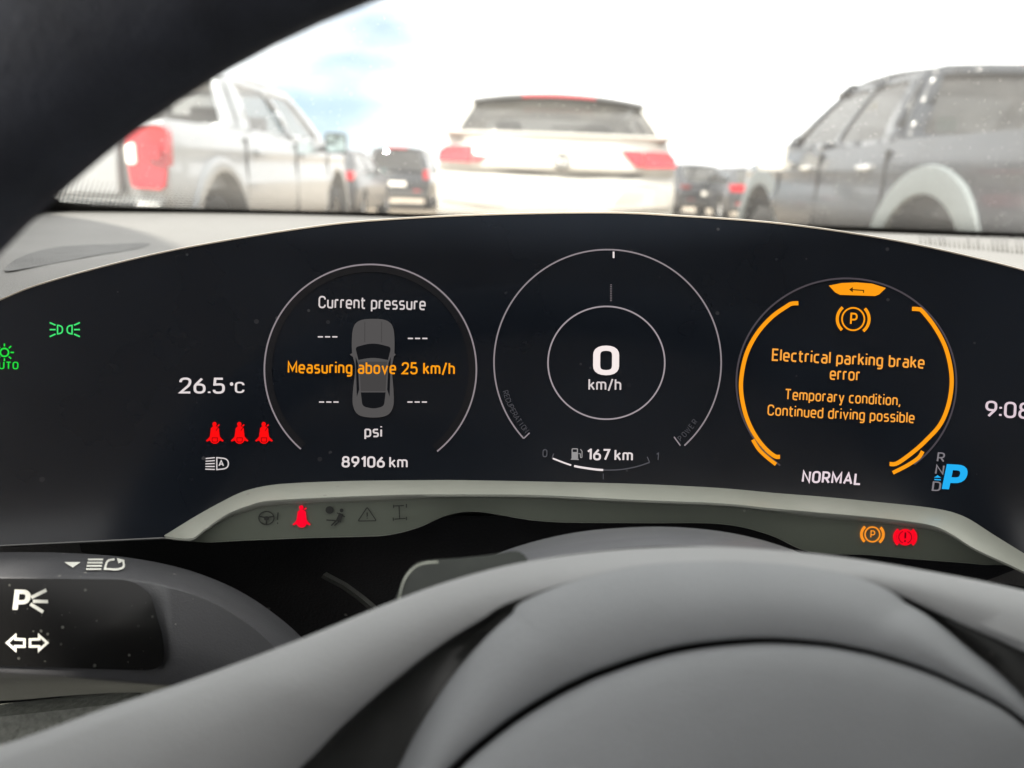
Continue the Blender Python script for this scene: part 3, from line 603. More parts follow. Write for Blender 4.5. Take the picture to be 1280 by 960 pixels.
# ================================================================== our own car
CX = 0.34                                                       # the car's middle; the driver sits left of it
cab_ = thing('car_cabin', 'dark cabin shell around the windscreen with a sliver of pillar at its left foot', 'car cabin', (CX, 0, .3))
BASE_Z, HDR_Y, HDR_Z = 1.096, .06, 1.52
def scr_y(x): return .985 - .17 * ((x - CX) / .9) ** 2          # where the windscreen meets the dashboard
def scr(x, t, o=0.0):
    a = Vector((x, scr_y(x), BASE_Z)); b = Vector((CX + (x - CX) * .80, HDR_Y, HDR_Z)); p = a.lerp(b, t)
    n = Vector((0, HDR_Z - BASE_Z, .9)).normalized(); return p + n * (o + .06 * 4 * t * (1 - t))
XL, XR = CX - .87, CX + .87
for xs, s in ((XL, -1), (XR, 1)):
    rows = []
    for i in range(17):
        t = -.06 + 1.06 * i / 16; p = scr(xs, t)
        rows.append([p + Vector((-.005 * s, 0, .012)), p + Vector((s * .05, 0, .005)), p + Vector((s * .10, -.06, -.02)), p + Vector((s * .09, -.10, -.07)), p + Vector((s * .03, -.10, -.07)), p + Vector((-.012 * s, -.02, -.03))])
    MB().grid(rows, True).obj('windscreen_pillar', M['pillar'], cab_, angle=60)
hl = MB()
def roofpt(x, y): return Vector((x, y, HDR_Z + .05 + .04 * sin(pi * min(1, max(0, (HDR_Y - y) / 1.6))) - .05 * ((x - CX) / .75) ** 2))
def sheet(x0, x1, y0, y1):
    rows = [[roofpt(lerp(x0, x1, i / 8), lerp(y0, y1, j / 6)) for i in range(9)] for j in range(7)]
    hl.grid(rows)
sheet(CX - .76, CX + .76, HDR_Y + .02, -1.3)
hl.obj('headliner', M['liner'], cab_, solid=.04)
for s in (-1, 1):
    d = MB(); d.box(*sorted((CX + s * .80, CX + s * .92)), -1.35, .78, .3, 1.06); d.obj('door_panel', M['leather'], cab_, bevel=.03)
for s in (-1, 1):
    q = MB(); q.box(CX + s * .37 - .25, CX + s * .37 + .25, -.62, -.46, .45, 1.22); q.box(CX + s * .37 - .13, CX + s * .37 + .13, -.60, -.50, 1.26, 1.44)
    q.obj('unseen_front_seat', M['leather'], cab_, bevel=.05)  # out of view, added to hold back light from behind
rows = [[Vector((CX + lerp(.86, .74, j / 6) + .02 * sin(pi * j / 6), lerp(-1.28, .70 - .62 * j / 6, i / 8), lerp(1.05, 1.53, j / 6))) for i in range(9)] for j in range(7)]
MB().grid(rows).obj('side_window', M['mglass'], cab_)  # unseen smoked pane, added to cut daylight from the right
bk = MB(); bk.box(CX - .8, CX + .8, -1.5, -1.3, .3, 1.16); bk.obj('rear_seat', M['leather'], cab_, bevel=.04)
fl = MB(); fl.box(CX - .92, CX + .92, -1.5, 1.1, .27, .32); fl.obj('floor_pan', M['leather'], cab_)

# ---- windscreen
ws = thing('windscreen', 'dusty car windscreen with dotted black border above the dashboard', 'windscreen', (CX, .98, BASE_Z))
rows = [[scr(lerp(XL, XR, i / 24), j / 14) for i in range(25)] for j in range(15)]
MB().grid(rows).obj('glass', M['wind'], ws)
fb = MB(); rows = []
for i in range(41):
    x = lerp(XL, XR, i / 40); e = min(x - XL, XR - x); k = .007 + .03 * math.exp(-e / .035)
    rows.append([scr(x, -.01, -.003), scr(x, k, -.003)])
fb.grid(rows); rows = []
for s, xe in ((1, XL), (-1, XR)):
    rows = [[scr(xe + s * .0, t / 12, -.003), scr(xe + s * (.018 + .05 * math.exp(-t / 12 / .03)), t / 12, -.003)] for t in range(13)]
    fb.grid(rows)
fb.obj('black_border', M['frit'], ws)
dd = MB()
for row in range(9):
    n = 420
    for i in range(n):
        x = lerp(XL + .02, XR - .02, (i + .5 * (row % 2)) / n); e = min(x - XL, XR - x)
        t0 = .007 + .03 * math.exp(-e / .035) + .0018 + row * (.0036 + .0034 * math.exp(-e / .12)); r = (.0016 + .0012 * math.exp(-e / .12)) * (1 - row / 11)
        c = scr(x, t0, -.003); a = Vector((1, 0, 0)); b = (scr(x, t0 + .01, -.003) - c).normalized()
        dd.add([c + a * r * cos(k * pi / 3) + b * r * sin(k * pi / 3) for k in range(6)], [(0, 1, 2, 3, 4, 5)])
o = dd.obj('border_dots', M['frit'], ws, smooth=False); o['kind'] = 'stuff'

# ---- the curved surface the display follows
TILT = tan(radians(6))
def disp(u, v, o=0.0):
    a, b = (u - 640) / FPX, -(v - 480) / FPX; d = .36
    for _ in range(6):
        X, Y = a * d, b * d; d = .36 + (Y - .01) * TILT - .50 * (X - .04) ** 2
    return CAM + ray(u, v) * (d - o)
topE = spline([(-190, 460), (-130, 428), (-60, 398), (0, 375), (50, 355.5), (150, 328), (250, 306.5), (400, 282.5), (500, 273.5), (620, 268), (760, 266), (850, 270), (960, 278), (1060, 291), (1160, 309), (1280, 338), (1380, 370), (1470, 408)], 5)
xs = [p[0] for p in topE]
botf = pw([(-190, 690), (0, 682), (210, 672), (232, 672), (480, 662), (560, 635), (900, 640), (1000, 680), (1240, 700), (1470, 712)])

# ---- dashboard
db = thing('dashboard', 'pale grey leather dashboard top running under the windscreen behind the display', 'dashboard', (CX, .6, .8))
def dz(x, y):
    h = .070 - .015 * ((y - .36) / .6) - .004 * math.exp(-((y - .50) / .05) ** 2) + .0035 * math.exp(-((y - .40) / .03) ** 2)
    if y > .9: h += (y - .9) * .05
    return CAM_H - h
rear_edge = []
for p in topE:
    q = disp(p[0], p[1] + 1, -.013); rear_edge.append((q.x, q.y))
ry_ = pw(rear_edge)
cols = []
for i in range(91):
    x = lerp(-.70, 1.36, i / 90); y0 = ry_(x) + .004
    cols.append([Vector((x, y0, dz(x, y0) - .12)), Vector((x, y0, dz(x, y0) - .004)), Vector((x, y0 + .003, dz(x, y0)))] + [Vector((x, lerp(y0 + .006, .99, j / 40), dz(x, lerp(y0 + .006, .99, j / 40)))) for j in range(41)])
rows = cols
dt_ = MB().grid(rows).obj('dash_top', M['dash'], db, angle=50)
# left loudspeaker grille sunk in the top, right defroster vent of fine ribs
def dashat(u, v, o=0.0):
    p = at_z(u, v, CAM_H - .064)
    for _ in range(4): p = at_z(u, v, dz(p.x, p.y) + o)
    return p
gp = spline([(6, 338), (24, 322), (70, 309), (140, 305), (186, 304), (170, 311), (110, 321), (40, 334)], 6, True)
MB().prism([(p[0], p[1]) for p in gp], lambda a, b: dashat(a, b, .0003), lambda a, b: dashat(a, b, -.002)).obj('speaker_grille', M['grille'], db)
dv = MB()
for i in range(34):
    u = 1150 + i * 6; s = .0012
    a, b = dashat(u, 294 + i * .15, .001), dashat(u + 1.5, 304 + i * .6, .001)
    dv.add([a - Vector((s, 0, 0)), a + Vector((s, 0, 0)), b + Vector((s * .6, 0, 0)), b - Vector((s * .6, 0, 0))], [(0, 1, 2, 3)])
dv.obj('defroster_vent', mat('vent_grey', (.11, .108, .104), .7), db, solid=.001)
fa_ = MB(); fa_.box(CX - .86, CX + .9, .60, .64, .33, 1.04); fa_.obj('fascia_board', M['dashdark'], db)
tb = MB(); c = at(38, 300, .80); tb.ball(c, .022, .03, .018); tb.obj('tweeter_cover', M['shroud'], db)
# dark lower panels behind the display and the steering column
rows = []
for v, d in ((640, .385), (690, .392), (740, .42), (800, .45), (900, .50), (1000, .53)):
    rows.append([at(lerp(-220, 1500, i / 24), v + 6 * sin(i * .7), d + .01 * cos(i * .5)) for i in range(25)])
MB().grid(rows).obj('lower_panel', M['dashdark'], db)
kn = MB(); rows = []
for i in range(21):
    u = lerp(-260, 420, i / 20); y0 = 884 - (u) * .11
    rows.append([at(u, y0 - 4, .40), at(u, y0, .375), at(u, y0 + 12, .365), at(u, y0 + 70, .36), at(u, y0 + 200, .36), at(u, y0 + 330, .37)])
kn.grid(rows).obj('knee_pad', mat('knee_pad_leather', (.21, .22, .195), .6, spec=.4, var=.25, vscale=320, bump=1.0, bscale=420), db)
cr = MB(); pts = [(404, 718, .372), (430, 732, .366), (452, 748, .36), (478, 770, .355)]
rows = [[at(u - 3, v + 4, d), at(u, v, d - .003), at(u + 4, v - 3, d), at(u + 2, v + 5, d + .006)] for u, v, d in pts]
cr.grid(rows, True).obj('panel_crease', mat('satin_plastic', (.07, .072, .066), .4), db)

# ================================================================== instrument cluster
ic = thing('instrument_cluster', 'wide curved black instrument display showing lit dials, warning symbols and text', 'instrument display', tuple(at(759, 460, .37)))
rows = [[disp(p[0], lerp(p[1], botf(p[0]), j / 16)) for p in topE] for j in range(17)]
back = [[disp(p[0], lerp(p[1] + 1.5, botf(p[0]), j / 4), -.012) for p in topE] for j in range(5)]
scm = MB(); scm.grid(rows); scm.grid(back); scm.grid([rows[-1], back[-1]])
n = len(topE) - 1
scm.add([rows[j][0] for j in range(17)] + [back[j][0] for j in range(5)], [tuple(list(range(17)) + [21, 20, 19, 18, 17])])
scm.add([rows[j][n] for j in range(17)] + [back[j][n] for j in range(5)], [tuple(list(range(17)) + [21, 20, 19, 18, 17])])
screen = scm.obj('screen', M['screen'], ic, angle=50)
em_ = MB(); rows = [[disp(p[0], p[1] + .8, .0004), disp(p[0], p[1] - .9, .0006), disp(p[0], p[1] - 1.4, -.004), disp(p[0], p[1] - .6, -.014), disp(p[0], p[1] + 1.2, -.013)] for p in topE]
em_.grid(rows).obj('edge_trim', M['edge'], ic, angle=60)
bl = MB(); rows = [[disp(u, botf(u) - .8, .0004), disp(u, botf(u) + .6, .0006), disp(u, botf(u) + 2, -.006)] for u in [lerp(-190, 300, i / 30) for i in range(31)]]
bl.grid(rows).obj('lower_edge', mat('satin_edge', (.10, .10, .10), .4), ic)

WHT, DIM, RING, ORG, RED, GRN, BLU = (238, 228, 228), (92, 92, 98), (176, 166, 172), (255, 160, 24), (255, 14, 16), (40, 226, 70), (36, 178, 246)
# ---- left dial: tyre pressure
f = Flat(disp); f.line(ell(463, 462, 132.5, 131.5, 131, 411, 120), 2.0); pd = f.obj('pressure_dial', em(RING, .62), ic)
f = Flat(disp); f.line(ell(463, 462, 127, 126, 131, 411, 120), 8, off=.0003); f.obj('dial_shade', M['shade'], pd)
f = Flat(disp); f.text('Current pressure', 465, 386.5, 15.5, 134, 1.1, t=.15); f.obj('lettering', em(WHT, .78), pd)
f = Flat(disp); f.text('Measuring above 25 km/h', 464, 467.5, 15.2, 209, .5, t=.165, off=.0012); f.obj('warning_lettering', em(ORG), pd)
f = Flat(disp); f.text('psi', 466.5, 546.5, 14, 22, .5, t=.165); f.obj('unit_lettering', em(WHT, .8), pd)
for cx, cy in ((409.5, 421), (522, 423), (411, 502.5), (521.5, 502.5)):
    f = Flat(disp)
    for k in (-9, 0, 9): f.line([(cx + k - 3.2, cy), (cx + k + 3.2, cy + .05)], 1.7)
    f.obj('tyre_reading', em(WHT, .8), pd)
f = Flat(disp)
f.area(spline([(440, 440), (441, 412), (449, 401), (467, 398.5), (484, 401), (492, 412), (493, 440), (490, 460), (492, 490), (491.5, 508), (484, 519), (467, 522), (449, 519), (441.5, 508), (441, 490), (444, 460)], 5, True), .0006)
f.area([(437, 443), (441, 441), (441, 446)], .0006); f.area([(495, 443), (492, 441), (492, 446)], .0006)
csy = f.obj('car_symbol', em((84, 82, 82)), pd)
f = Flat(disp); f.area(rnd([(444, 434, 4), (466, 428, 14), (489, 434, 4), (485, 450), (466, 446.5, 10), (448, 450)], True), .0008)
f.area(rnd([(451, 490.5), (482, 490.5), (480, 508, 5), (467, 511, 5), (453, 508, 5)], True), .0008)
f.area([(444.5, 446), (447.5, 454), (449, 487), (446, 496)], .0008); f.area([(488.5, 446), (485.5, 454), (484, 487), (487, 496)], .0008)
f.obj('window_symbol', em((22, 23, 26)), csy)
f = Flat(disp); f.line([(456, 402), (456, 428)], 1, off=.0008); f.line([(477, 402), (477, 428)], 1, off=.0008); f.area(rnd([(449, 452), (484, 452), (482, 489), (451, 489)], True), .0007); f.obj('roof_symbol', em((70, 68, 68)), csy)
# ---- middle dial: speed
f = Flat(disp); f.line(ell(759.5, 453, 142, 141, 137.6, 407.5, 140), 1.9)
f.line([(654.8, 548), (662, 541)], 1.6); f.line([(850.5, 557), (842.5, 546)], 1.6); sdl = f.obj('speed_dial', em(RING, .62), ic)
f = Flat(disp); f.line(ell(758, 453.5, 73, 70.5, 0, 360, 90)[:-1], 1.9, True); f.obj('inner_ring', em(RING, .8), sdl)
f = Flat(disp); f.line([(767, 314.5), (767, 322.5)], 2.2); f.obj('pointer', em(WHT), sdl)
f = Flat(disp)
for k in range(10): f.line([(762.5, 356 + k * 2.2), (765, 356 + k * 2.2)], 1.1)
f.obj('tick_scale', em(RING, .35), sdl)
f = Flat(disp); f.text('0', 757.5, 469, 37, 32.5, .5, t=.21); f.obj('speed_reading', em((248, 236, 234)), sdl)
f = Flat(disp); f.text('km/h', 756, 488, 14.5, 41, .5, t=.15); f.obj('unit_lettering', em(WHT, .8), sdl)
def arc_text(f, s, cx, cy, rx, ry, a0, a1, H, flip):
    n = len(s)
    for i, ch in enumerate(s):
        a = radians(lerp(a0, a1, i / (n - 1))); u, v = cx + rx * cos(a), cy + ry * sin(a)
        tang = math.degrees(atan2(ry * cos(a), -rx * sin(a))) + (180 if flip else 0)
        f.text(ch, u, v, H, None, tang, t=.155)
f = Flat(disp); arc_text(f, 'RECUPERATION', 759.5, 453, 136.5, 135.5, 163.5, 140, 7.2, True); f.obj('recuperation_lettering', em(DIM, .55), sdl)
f = Flat(disp); arc_text(f, 'POWER', 759.5, 453, 135.5, 134.5, 46.5, 34.5, 7.2, True); f.obj('power_lettering', em(DIM, .55), sdl)
# ---- range gauge under it
GA = spline([(691, 573), (714, 581.5), (735, 585.5), (754, 587.5), (775, 587), (795, 583.5), (812, 578)], 6)
f = Flat(disp); f.line([(p[0], p[1]) for p in GA if p[0] >= 752], 1.6); f.line([(812, 578), (809, 571)], 1.4); f.line([(690, 573), (692, 567)], 1.4); rg = f.obj('range_gauge', em(DIM, .75), ic)
f = Flat(disp); f.line([(p[0], p[1]) for p in GA if p[0] <= 714], 2.0); f.line([(p[0], p[1]) for p in GA if 715.5 <= p[0] <= 754], 2.6); f.obj('charge_bar', em(WHT), rg)
f = Flat(disp); f.text('0', 681, 571.5, 10, None, 2, t=.155); f.text('1', 821.5, 575.5, 10, None, 3, t=.155); f.line([(754, 592), (754, 599)], 1); f.obj('scale_lettering', em(DIM, .75), rg)
f = Flat(disp); f.text('167', 748, 575.5, 14.5, 29, 1.2, t=.19); f.text('km', 779.5, 576, 14, 23, 1.2, t=.165); f.obj('range_reading', em(WHT, .9), rg)
f = Flat(disp); f.area(rrect(714.5, 565, 722.5, 573.5, 1)); f.line(rrect(715.2, 561, 721.8, 566, 1), 1.4, True); f.line([(713.5, 574), (723.5, 574.3)], 1.4)
f.line(rnd([(723, 567), (725.5, 567, 1), (725.5, 572, 1), (727.5, 572, 1), (727.5, 564), (725.5, 561.5)]), 1.1); f.obj('fuel_pump_symbol', em((150, 148, 148)), rg)
# ---- right dial: warning
f = Flat(disp); f.line(ell(1058, 478, 137.5, 130, 127, 412, 130), 2.3); wd = f.obj('warning_dial', em((84, 78, 84), .8), ic)
f = Flat(disp); f.area([(1036, 357), (1052, 353.8), (1071, 353), (1090, 354.5), (1107.5, 360), (1099, 368), (1094, 370), (1050, 368.5), (1044, 365.5)]); bb = f.obj('back_button', em(ORG), wd)
f = Flat(disp); f.line([(1064, 362), (1079.5, 363), (1079.5, 366)], 1.3, off=.0009); f.area([(1061.5, 362), (1066, 358.8), (1066, 365.4)], .0009); f.obj('arrow_symbol', em((70, 44, 12)), bb)
def pbrake(f, cx, cy, r, t, k=1.0, an=3):
    f.line(ell(cx, cy, r, r * 1.0, 0, 360, 40)[:-1], t, True)
    f.text('P', cx + .3 * r * .1, cy + r * .52, r * 1.08, None, an, t=.17)
    f.line(ell(cx, cy, r * 1.42 * k, r * 1.38, 132 + an, 226 + an, 20), t * 1.9); f.line(ell(cx, cy, r * 1.42 * k, r * 1.38, -46 + an, 48 + an, 20), t * 1.9)
f = Flat(disp); pbrake(f, 1066.5, 398.8, 14, 2.0); f.obj('parking_brake_symbol', em(ORG), wd)
LA = spline([(998, 379), (990, 379.5), (984, 382.5), (965, 396), (947, 416), (934, 440), (927.5, 466), (926.5, 490), (932, 518), (942, 541), (955, 559), (968, 570), (975, 571)], 6)
f = Flat(disp); f.line([(p[0], p[1]) for p in LA], 5.2); f.line(spline([(941, 549.5), (948, 561), (958, 571), (970, 580.5)], 5), 4.6); f.obj('warning_arc', em(ORG), wd)
RA = spline([(1140, 386), (1148, 386.5), (1153, 389), (1168, 408), (1181, 432), (1188, 458), (1189.5, 482), (1185, 508), (1175, 531), (1158, 550), (1142, 564.5), (1122, 578.8), (1112, 580)], 6)
f = Flat(disp); f.line([(p[0], p[1]) for p in RA], 5.2); f.line(spline([(1116, 591), (1134, 581.8), (1148, 572.3), (1153.5, 564)], 5), 4.8); f.obj('warning_arc', em(ORG), wd)
f = Flat(disp); f.text('Electrical parking brake', 1060, 456.0, 15.5, 191, 3.0, t=.16); f.text('error', 1056, 475.5, 15.5, 38, 2.4, t=.155); f.obj('warning_lettering', em((255, 168, 66)), wd)
f = Flat(disp); f.text('Temporary condition,', 1053, 503.5, 13.8, 145, 3.1, t=.15); f.text('Continued driving possible', 1051, 524.2, 13.8, 184, 3.1, t=.15); f.obj('advice_lettering', em((255, 168, 66)), wd)
# ---- readings and tell-tales
f = Flat(disp); f.text('26.5', 252.5, 492, 20, 57, .3, t=.15); f.text('°', 289.5, 493, 16, None, 0, t=.155); f.text('C', 299.5, 491.3, 14, 12, .3, t=.165); f.obj('temperature_reading', em(WHT, .9), ic)
f = Flat(disp); f.text('89106', 454, 584.5, 14.2, 54, .4, t=.19); f.text('km', 498, 584.8, 14, 23, .4, t=.155); f.obj('odometer_reading', em(WHT, .88), ic)
f = Flat(disp); f.text('9:08', 1259.5, 522.5, 20.5, 57, 3, t=.15); f.obj('clock_reading', em((235, 215, 225), .9), ic)
f = Flat(disp); f.text('NORMAL', 1039, 604.8, 15.2, 74, 2.6, t=.19, slant=.06); f.obj('drive_mode_lettering', em((240, 222, 230), .95), ic)
f = Flat(disp); f.text('R', 1175.5, 577.5, 12, 9.5, 3, t=.15, slant=.06); f.text('N', 1174, 593, 12, 11, 3, t=.15, slant=.06); f.text('D', 1170, 613.8, 12, 11, 3, t=.15, slant=.06); gs = f.obj('gear_lettering', em((128, 124, 130)), ic)
f = Flat(disp); f.text('P', 1191, 615.5, 35, 28, 3, t=.26, slant=.12); f.area([(1167.5, 597), (1172, 594), (1176.5, 597.2)]); f.line([(1168, 599.3), (1176, 599.8)], 1.4); f.obj('selected_gear', em(BLU), gs)
def belt_man(f, cx, cy, s):
    f.area(ell(cx - .4 * s, cy - 11.2 * s, 2.9 * s, 3.1 * s, 0, 360, 16)[:-1])
    f.area([(cx + x * s, cy + y * s) for x, y in ((-2.6, -8.4), (2.6, -8.4), (5.4, -6), (5.6, -2), (6.6, 5), (9.5, 8.2), (11.5, 10), (10.5, 11.5), (6.5, 10), (4.6, 12.6), (2, 14.2), (-2, 14.2), (-4.6, 12.6), (-6.5, 10), (-10.5, 11.5), (-11.5, 10), (-9.5, 8.2), (-6.6, 5), (-5.6, -2), (-5.2, -6))])
    f.line([(cx + 3.6 * s, cy - 8.5 * s), (cx + 6 * s, cy - 10.8 * s)], 1.8 * s)
for cx in (268.5, 299.5, 330):
    f = Flat(disp); belt_man(f, cx, 541, .96); o = f.obj('seat_belt_symbol', em(RED), ic)
    f = Flat(disp); f.line([(cx + 4.8, 533.5), (cx + 1.5, 538.5)], .8, off=.0009); f.line(rnd([(cx - 3.4, 547.3), (cx - 3.2, 552.5, 1.5), (cx + 3.2, 552.5, 1.5), (cx + 3.4, 547.3)], True), .8, True, off=.0009); f.obj('belt_line', em((90, 4, 6)), o)
f = Flat(disp)
for s, cx in ((1, 74.5), (-1, 87.5)):
    f.line(rnd([(cx - s * 2.6, 406.7), (cx + s * 3.6, 407.5, 4.2), (cx + s * 3.6, 416.5, 4.2), (cx - s * 2.6, 417.3)], True), 1.7, True)
    for dy, k in ((-5.5, -3.3), (0, 0), (5.5, 3.3)): f.line([(cx - s * 5, 412 + dy), (cx - s * 12.4, 412 + dy + k)], 1.8)
f.obj('side_light_symbol', em((70, 232, 120)), ic)
f = Flat(disp); f.line(ell(5.5, 440.5, 5.2, 5, 0, 360, 24)[:-1], 2, True)
for a in (-90, -45, 0, 45, 90, 135, 180, 225): f.line([(5.5 + 7.6 * cos(radians(a)), 440.5 + 7.4 * sin(radians(a))), (5.5 + 12 * cos(radians(a)), 440.5 + 11 * sin(radians(a)))], 1.8)
f.text('AUTO', 6, 461.5, 9.5, 34, .5, t=.17); f.obj('automatic_light_symbol', em(GRN), ic)
f = Flat(disp)
for k in range(5): f.line([(257 - k * .1, 573.2 + k * 3.3), (268.5, 572 + k * 3.7)], 1.4)
f.line(rnd([(271, 572), (285.5, 573.5, 7), (285.5, 585.5, 7), (271, 587)], True), 1.5, True); f.text('A', 276.5, 583, 8, 7, 0, t=.2); f.obj('headlight_symbol', em((222, 214, 214), .9), ic)

# ---- lower trim ledge with the fixed warning symbols
st = [  # u of outer edge, outer v, (u, v) of lip, (u, v) of bottom edge
 ((205, 669.5), (207, 671.5), (208, 673)), ((209, 667), (228, 674), (229, 675.5)), ((222, 659), (242, 673), (244, 677)), ((250, 642), (256, 662.5), (264, 678)), ((293, 619), (284, 643.5), (300, 676)), ((321, 609.5), (312, 632.5), (340, 674.5)),
 ((357, 604.5), (340, 626.5), (390, 672.5)), ((425, 601.5), (425, 622), (450, 671)), ((480, 600.5), (480, 620), (486, 669)), ((520, 600.2), (520, 619), (522, 660)), ((560, 600), (560, 619), (560, 644)), ((600, 600.5), (600, 619), (600, 640)),
 ((680, 602), (680, 620), (680, 652)), ((800, 605), (800, 626), (800, 654)), ((900, 610), (900, 630), (900, 655)), ((967, 616), (967, 636.5), (960, 668)), ((1030, 621), (1030, 642), (1012, 690)), ((1092, 627), (1092, 647.5), (1085, 694)),
 ((1150, 633), (1146, 654), (1140, 699)), ((1184, 638.5), (1172, 660), (1180, 702)), ((1210, 648), (1192, 670), (1208, 704)), ((1240, 667), (1219, 687), (1230, 706)), ((1282, 693), (1260, 706), (1262, 708)), ((1330, 722), (1300, 724), (1304, 726)), ((1336, 727), (1330, 728), (1332, 729))]
def tri(c): return spline([s[c] for s in st], 5)
O_, Lp, Bt = tri(0), tri(1), tri(2)
tm = MB(); rows = []
for a, b, c in zip(O_, Lp, Bt):
    m = ((a[0] * .25 + b[0] * .75), (a[1] * .25 + b[1] * .75))
    rows.append([disp(c[0], c[1], -.002), disp(a[0], a[1], -.001), disp(a[0], a[1], .0015), disp(*m, .012), disp(b[0], b[1] - 1, .0145), disp(b[0], b[1] + 1.6, .0142), disp(lerp(b[0], c[0], .12), lerp(b[1], c[1], .12), .0115), disp(c[0], c[1], .009)])
lt = tm.grid(rows, True).obj('lower_trim', M['trim'], ic, angle=50)
lm = MB(); rws = []
for b, c in zip(Lp, Bt):
    rws.append([disp(lerp(b[0], c[0], k), lerp(b[1], c[1], k), lerp(.0115, .009, (k - .12) / .88) + .0004) for k in (.125, .4, .7, .985)])
lm.grid(rws).obj('shaded_face', M['lens'], lt)  # front face of the ledge, its shade put into the colour
def tface(u, v, o=0.0):                                         # the trim's front face
    lv = pw([(p[0], p[1]) for p in Lp])(u); bv = pw([(p[0], p[1]) for p in Bt])(u)
    t = (v - lv) / max(1, bv - lv); return disp(u, v, lerp(.0115, .009, min(1, max(0, (t - .12) / .88))) + .0006 + o)
f = Flat(tface); belt_man(f, 377, 645.5, .98); f.obj('seat_belt_symbol', em((255, 8, 44)), lt)
f = Flat(tface); f.line(ell(333, 647.5, 9.5, 8.2, 0, 360, 28)[:-1], 1.5, True); f.line([(324, 645.5), (333, 647), (342, 645.5)], 1.6); f.line([(333, 647), (333, 655)], 2); f.area(ell(333, 648, 3.4, 2.8, 0, 360, 14)[:-1]); f.line([(347.5, 640.5), (347, 650)], 1.5); f.line([(347, 653), (347, 655)], 1.5); f.obj('steering_symbol', M['ink'], lt)
f = Flat(tface); f.area(ell(412, 637.5, 5.2, 4.8, 0, 360, 20)[:-1]); f.area(ell(427, 638, 2.4, 2.4, 0, 360, 14)[:-1]); f.area([(420, 650), (424, 641), (429, 643), (426, 653)]); f.line([(408, 650), (420, 651), (414, 657)], 1.8); f.line([(418, 657), (425, 651)], 1.6); f.line([(421, 641), (431, 646)], 1.2); f.obj('airbag_symbol', M['ink'], lt)
f = Flat(tface); f.line(rnd([(459, 634, 2), (470.5, 651, 2), (447.5, 651.3, 2)], True), 1.2, True); f.text('!', 459, 648.8, 9, None, 0, t=.2); f.obj('caution_symbol', M['ink'], lt)
f = Flat(tface)
for p in ([(492, 632.5), (505, 632)], [(498.8, 632), (499.5, 648)], [(493, 649), (507, 648)], [(492, 631), (492, 635)], [(508, 630), (508, 634.5)], [(491.5, 647), (491.7, 651)], [(508, 646), (508.2, 650)]): f.line(p, 1.3)
f.obj('differential_symbol', M['ink'], lt)
f = Flat(tface); pbrake(f, 1090.5, 668, 9.2, 1.9, 1.05, 3); f.obj('parking_brake_symbol', em((250, 150, 40)), lt)
f = Flat(tface); f.line(ell(1131.5, 671.5, 9.6, 9.2, 0, 360, 30)[:-1], 2.4, True); f.area(ell(1131.5, 671.5, 9, 8.6, 0, 360, 30)[:-1], .0003); f.line(ell(1131.5, 671.5, 13.2, 12, 132, 232, 16), 4); f.line(ell(1131.5, 671.5, 13.2, 12, -50, 50, 16), 4); bsy = f.obj('brake_symbol', em((255, 10, 36)), lt)
f = Flat(tface); f.line([(1131.8, 665.5), (1131.5, 673)], 2.2, off=.0009); f.line([(1131.4, 675.2), (1131.3, 677.4)], 2.2, off=.0009); f.line(ell(1131.5, 671.5, 8, 7.6, 110, 250, 16), 1, off=.0009); f.line(ell(1131.5, 671.5, 8, 7.6, -70, 70, 16), 1, off=.0009); f.obj('exclamation_mark', em((110, 6, 18)), bsy)

# ================================================================== indicator stalk at the left
sk = thing('indicator_stalk', 'grey indicator stalk with glossy black panel of white lamp symbols', 'stalk', tuple(at(100, 770, .31)))
T = spline([(-220, 690), (-100, 689.5), (0, 690), (80, 691), (160, 697), (230, 711), (290, 734), (340, 765), (385, 805), (440, 872)], 6)
K = spline([(-220, 718), (-100, 718), (0, 719), (80, 719.5), (150, 722), (205, 730), (262, 748), (318, 783), (362, 828), (410, 892)], 6)
B = spline([(-220, 836), (-100, 838), (0, 842), (80, 847), (150, 853), (210, 858), (270, 870), (320, 890), (360, 905), (410, 930)], 6)
Q = spline([(-220, 872), (-100, 874), (0, 876), (80, 870), (150, 866), (210, 868), (270, 880), (320, 900), (360, 915), (410, 940)], 6)
rows = []
for t, k, b, q in zip(T, K, B, Q):
    m = ((k[0] + b[0]) / 2, (k[1] + b[1]) / 2)
    rows.append([at(t[0], t[1] + 3, .335), at(t[0], t[1], .322), at(lerp(t[0], k[0], .5), lerp(t[1], k[1], .45), .305), at(k[0], k[1], .295), at(k[0] * .98 + m[0] * .02, lerp(k[1], m[1], .06), .2935), at(*m, .291), at(b[0], b[1] - 4, .290), at(b[0], b[1], .2915), at(lerp(b[0], q[0], .4), lerp(b[1], q[1], .4), .300), at(q[0], q[1], .325)])
MB().grid(rows, True).obj('lever', M['stalk'], sk, angle=60)
def sface(u, v, o=0.0): return at(u, v, .2889 + .0012 * (790 - v) / 70 - o)
pn = rnd([(-220, 721, 8), (172, 724.5, 26), (189, 745), (202, 790), (207, 822, 18), (196, 838.5, 20), (-220, 826, 8)], True, 8)
gp_ = MB().prism(dens(pn, True, 20), lambda a, b: sface(a, b), lambda a, b: at(a, b, .297)).obj('black_panel', M['gloss'], sk, bevel=.0006)
f = Flat(sface); f.text('P', 26, 765, 28, 21, 1, t=.24, slant=.08, off=.0004)
for (a, b), (c, d) in (((39, 747), (58, 737.5)), ((41, 751.5), (60, 752)), ((38, 755), (54, 765))): f.line([(a, b), (c, d)], 4.2, off=.0004)
f.obj('parking_light_symbol', M['white'], gp_)
f = Flat(sface)
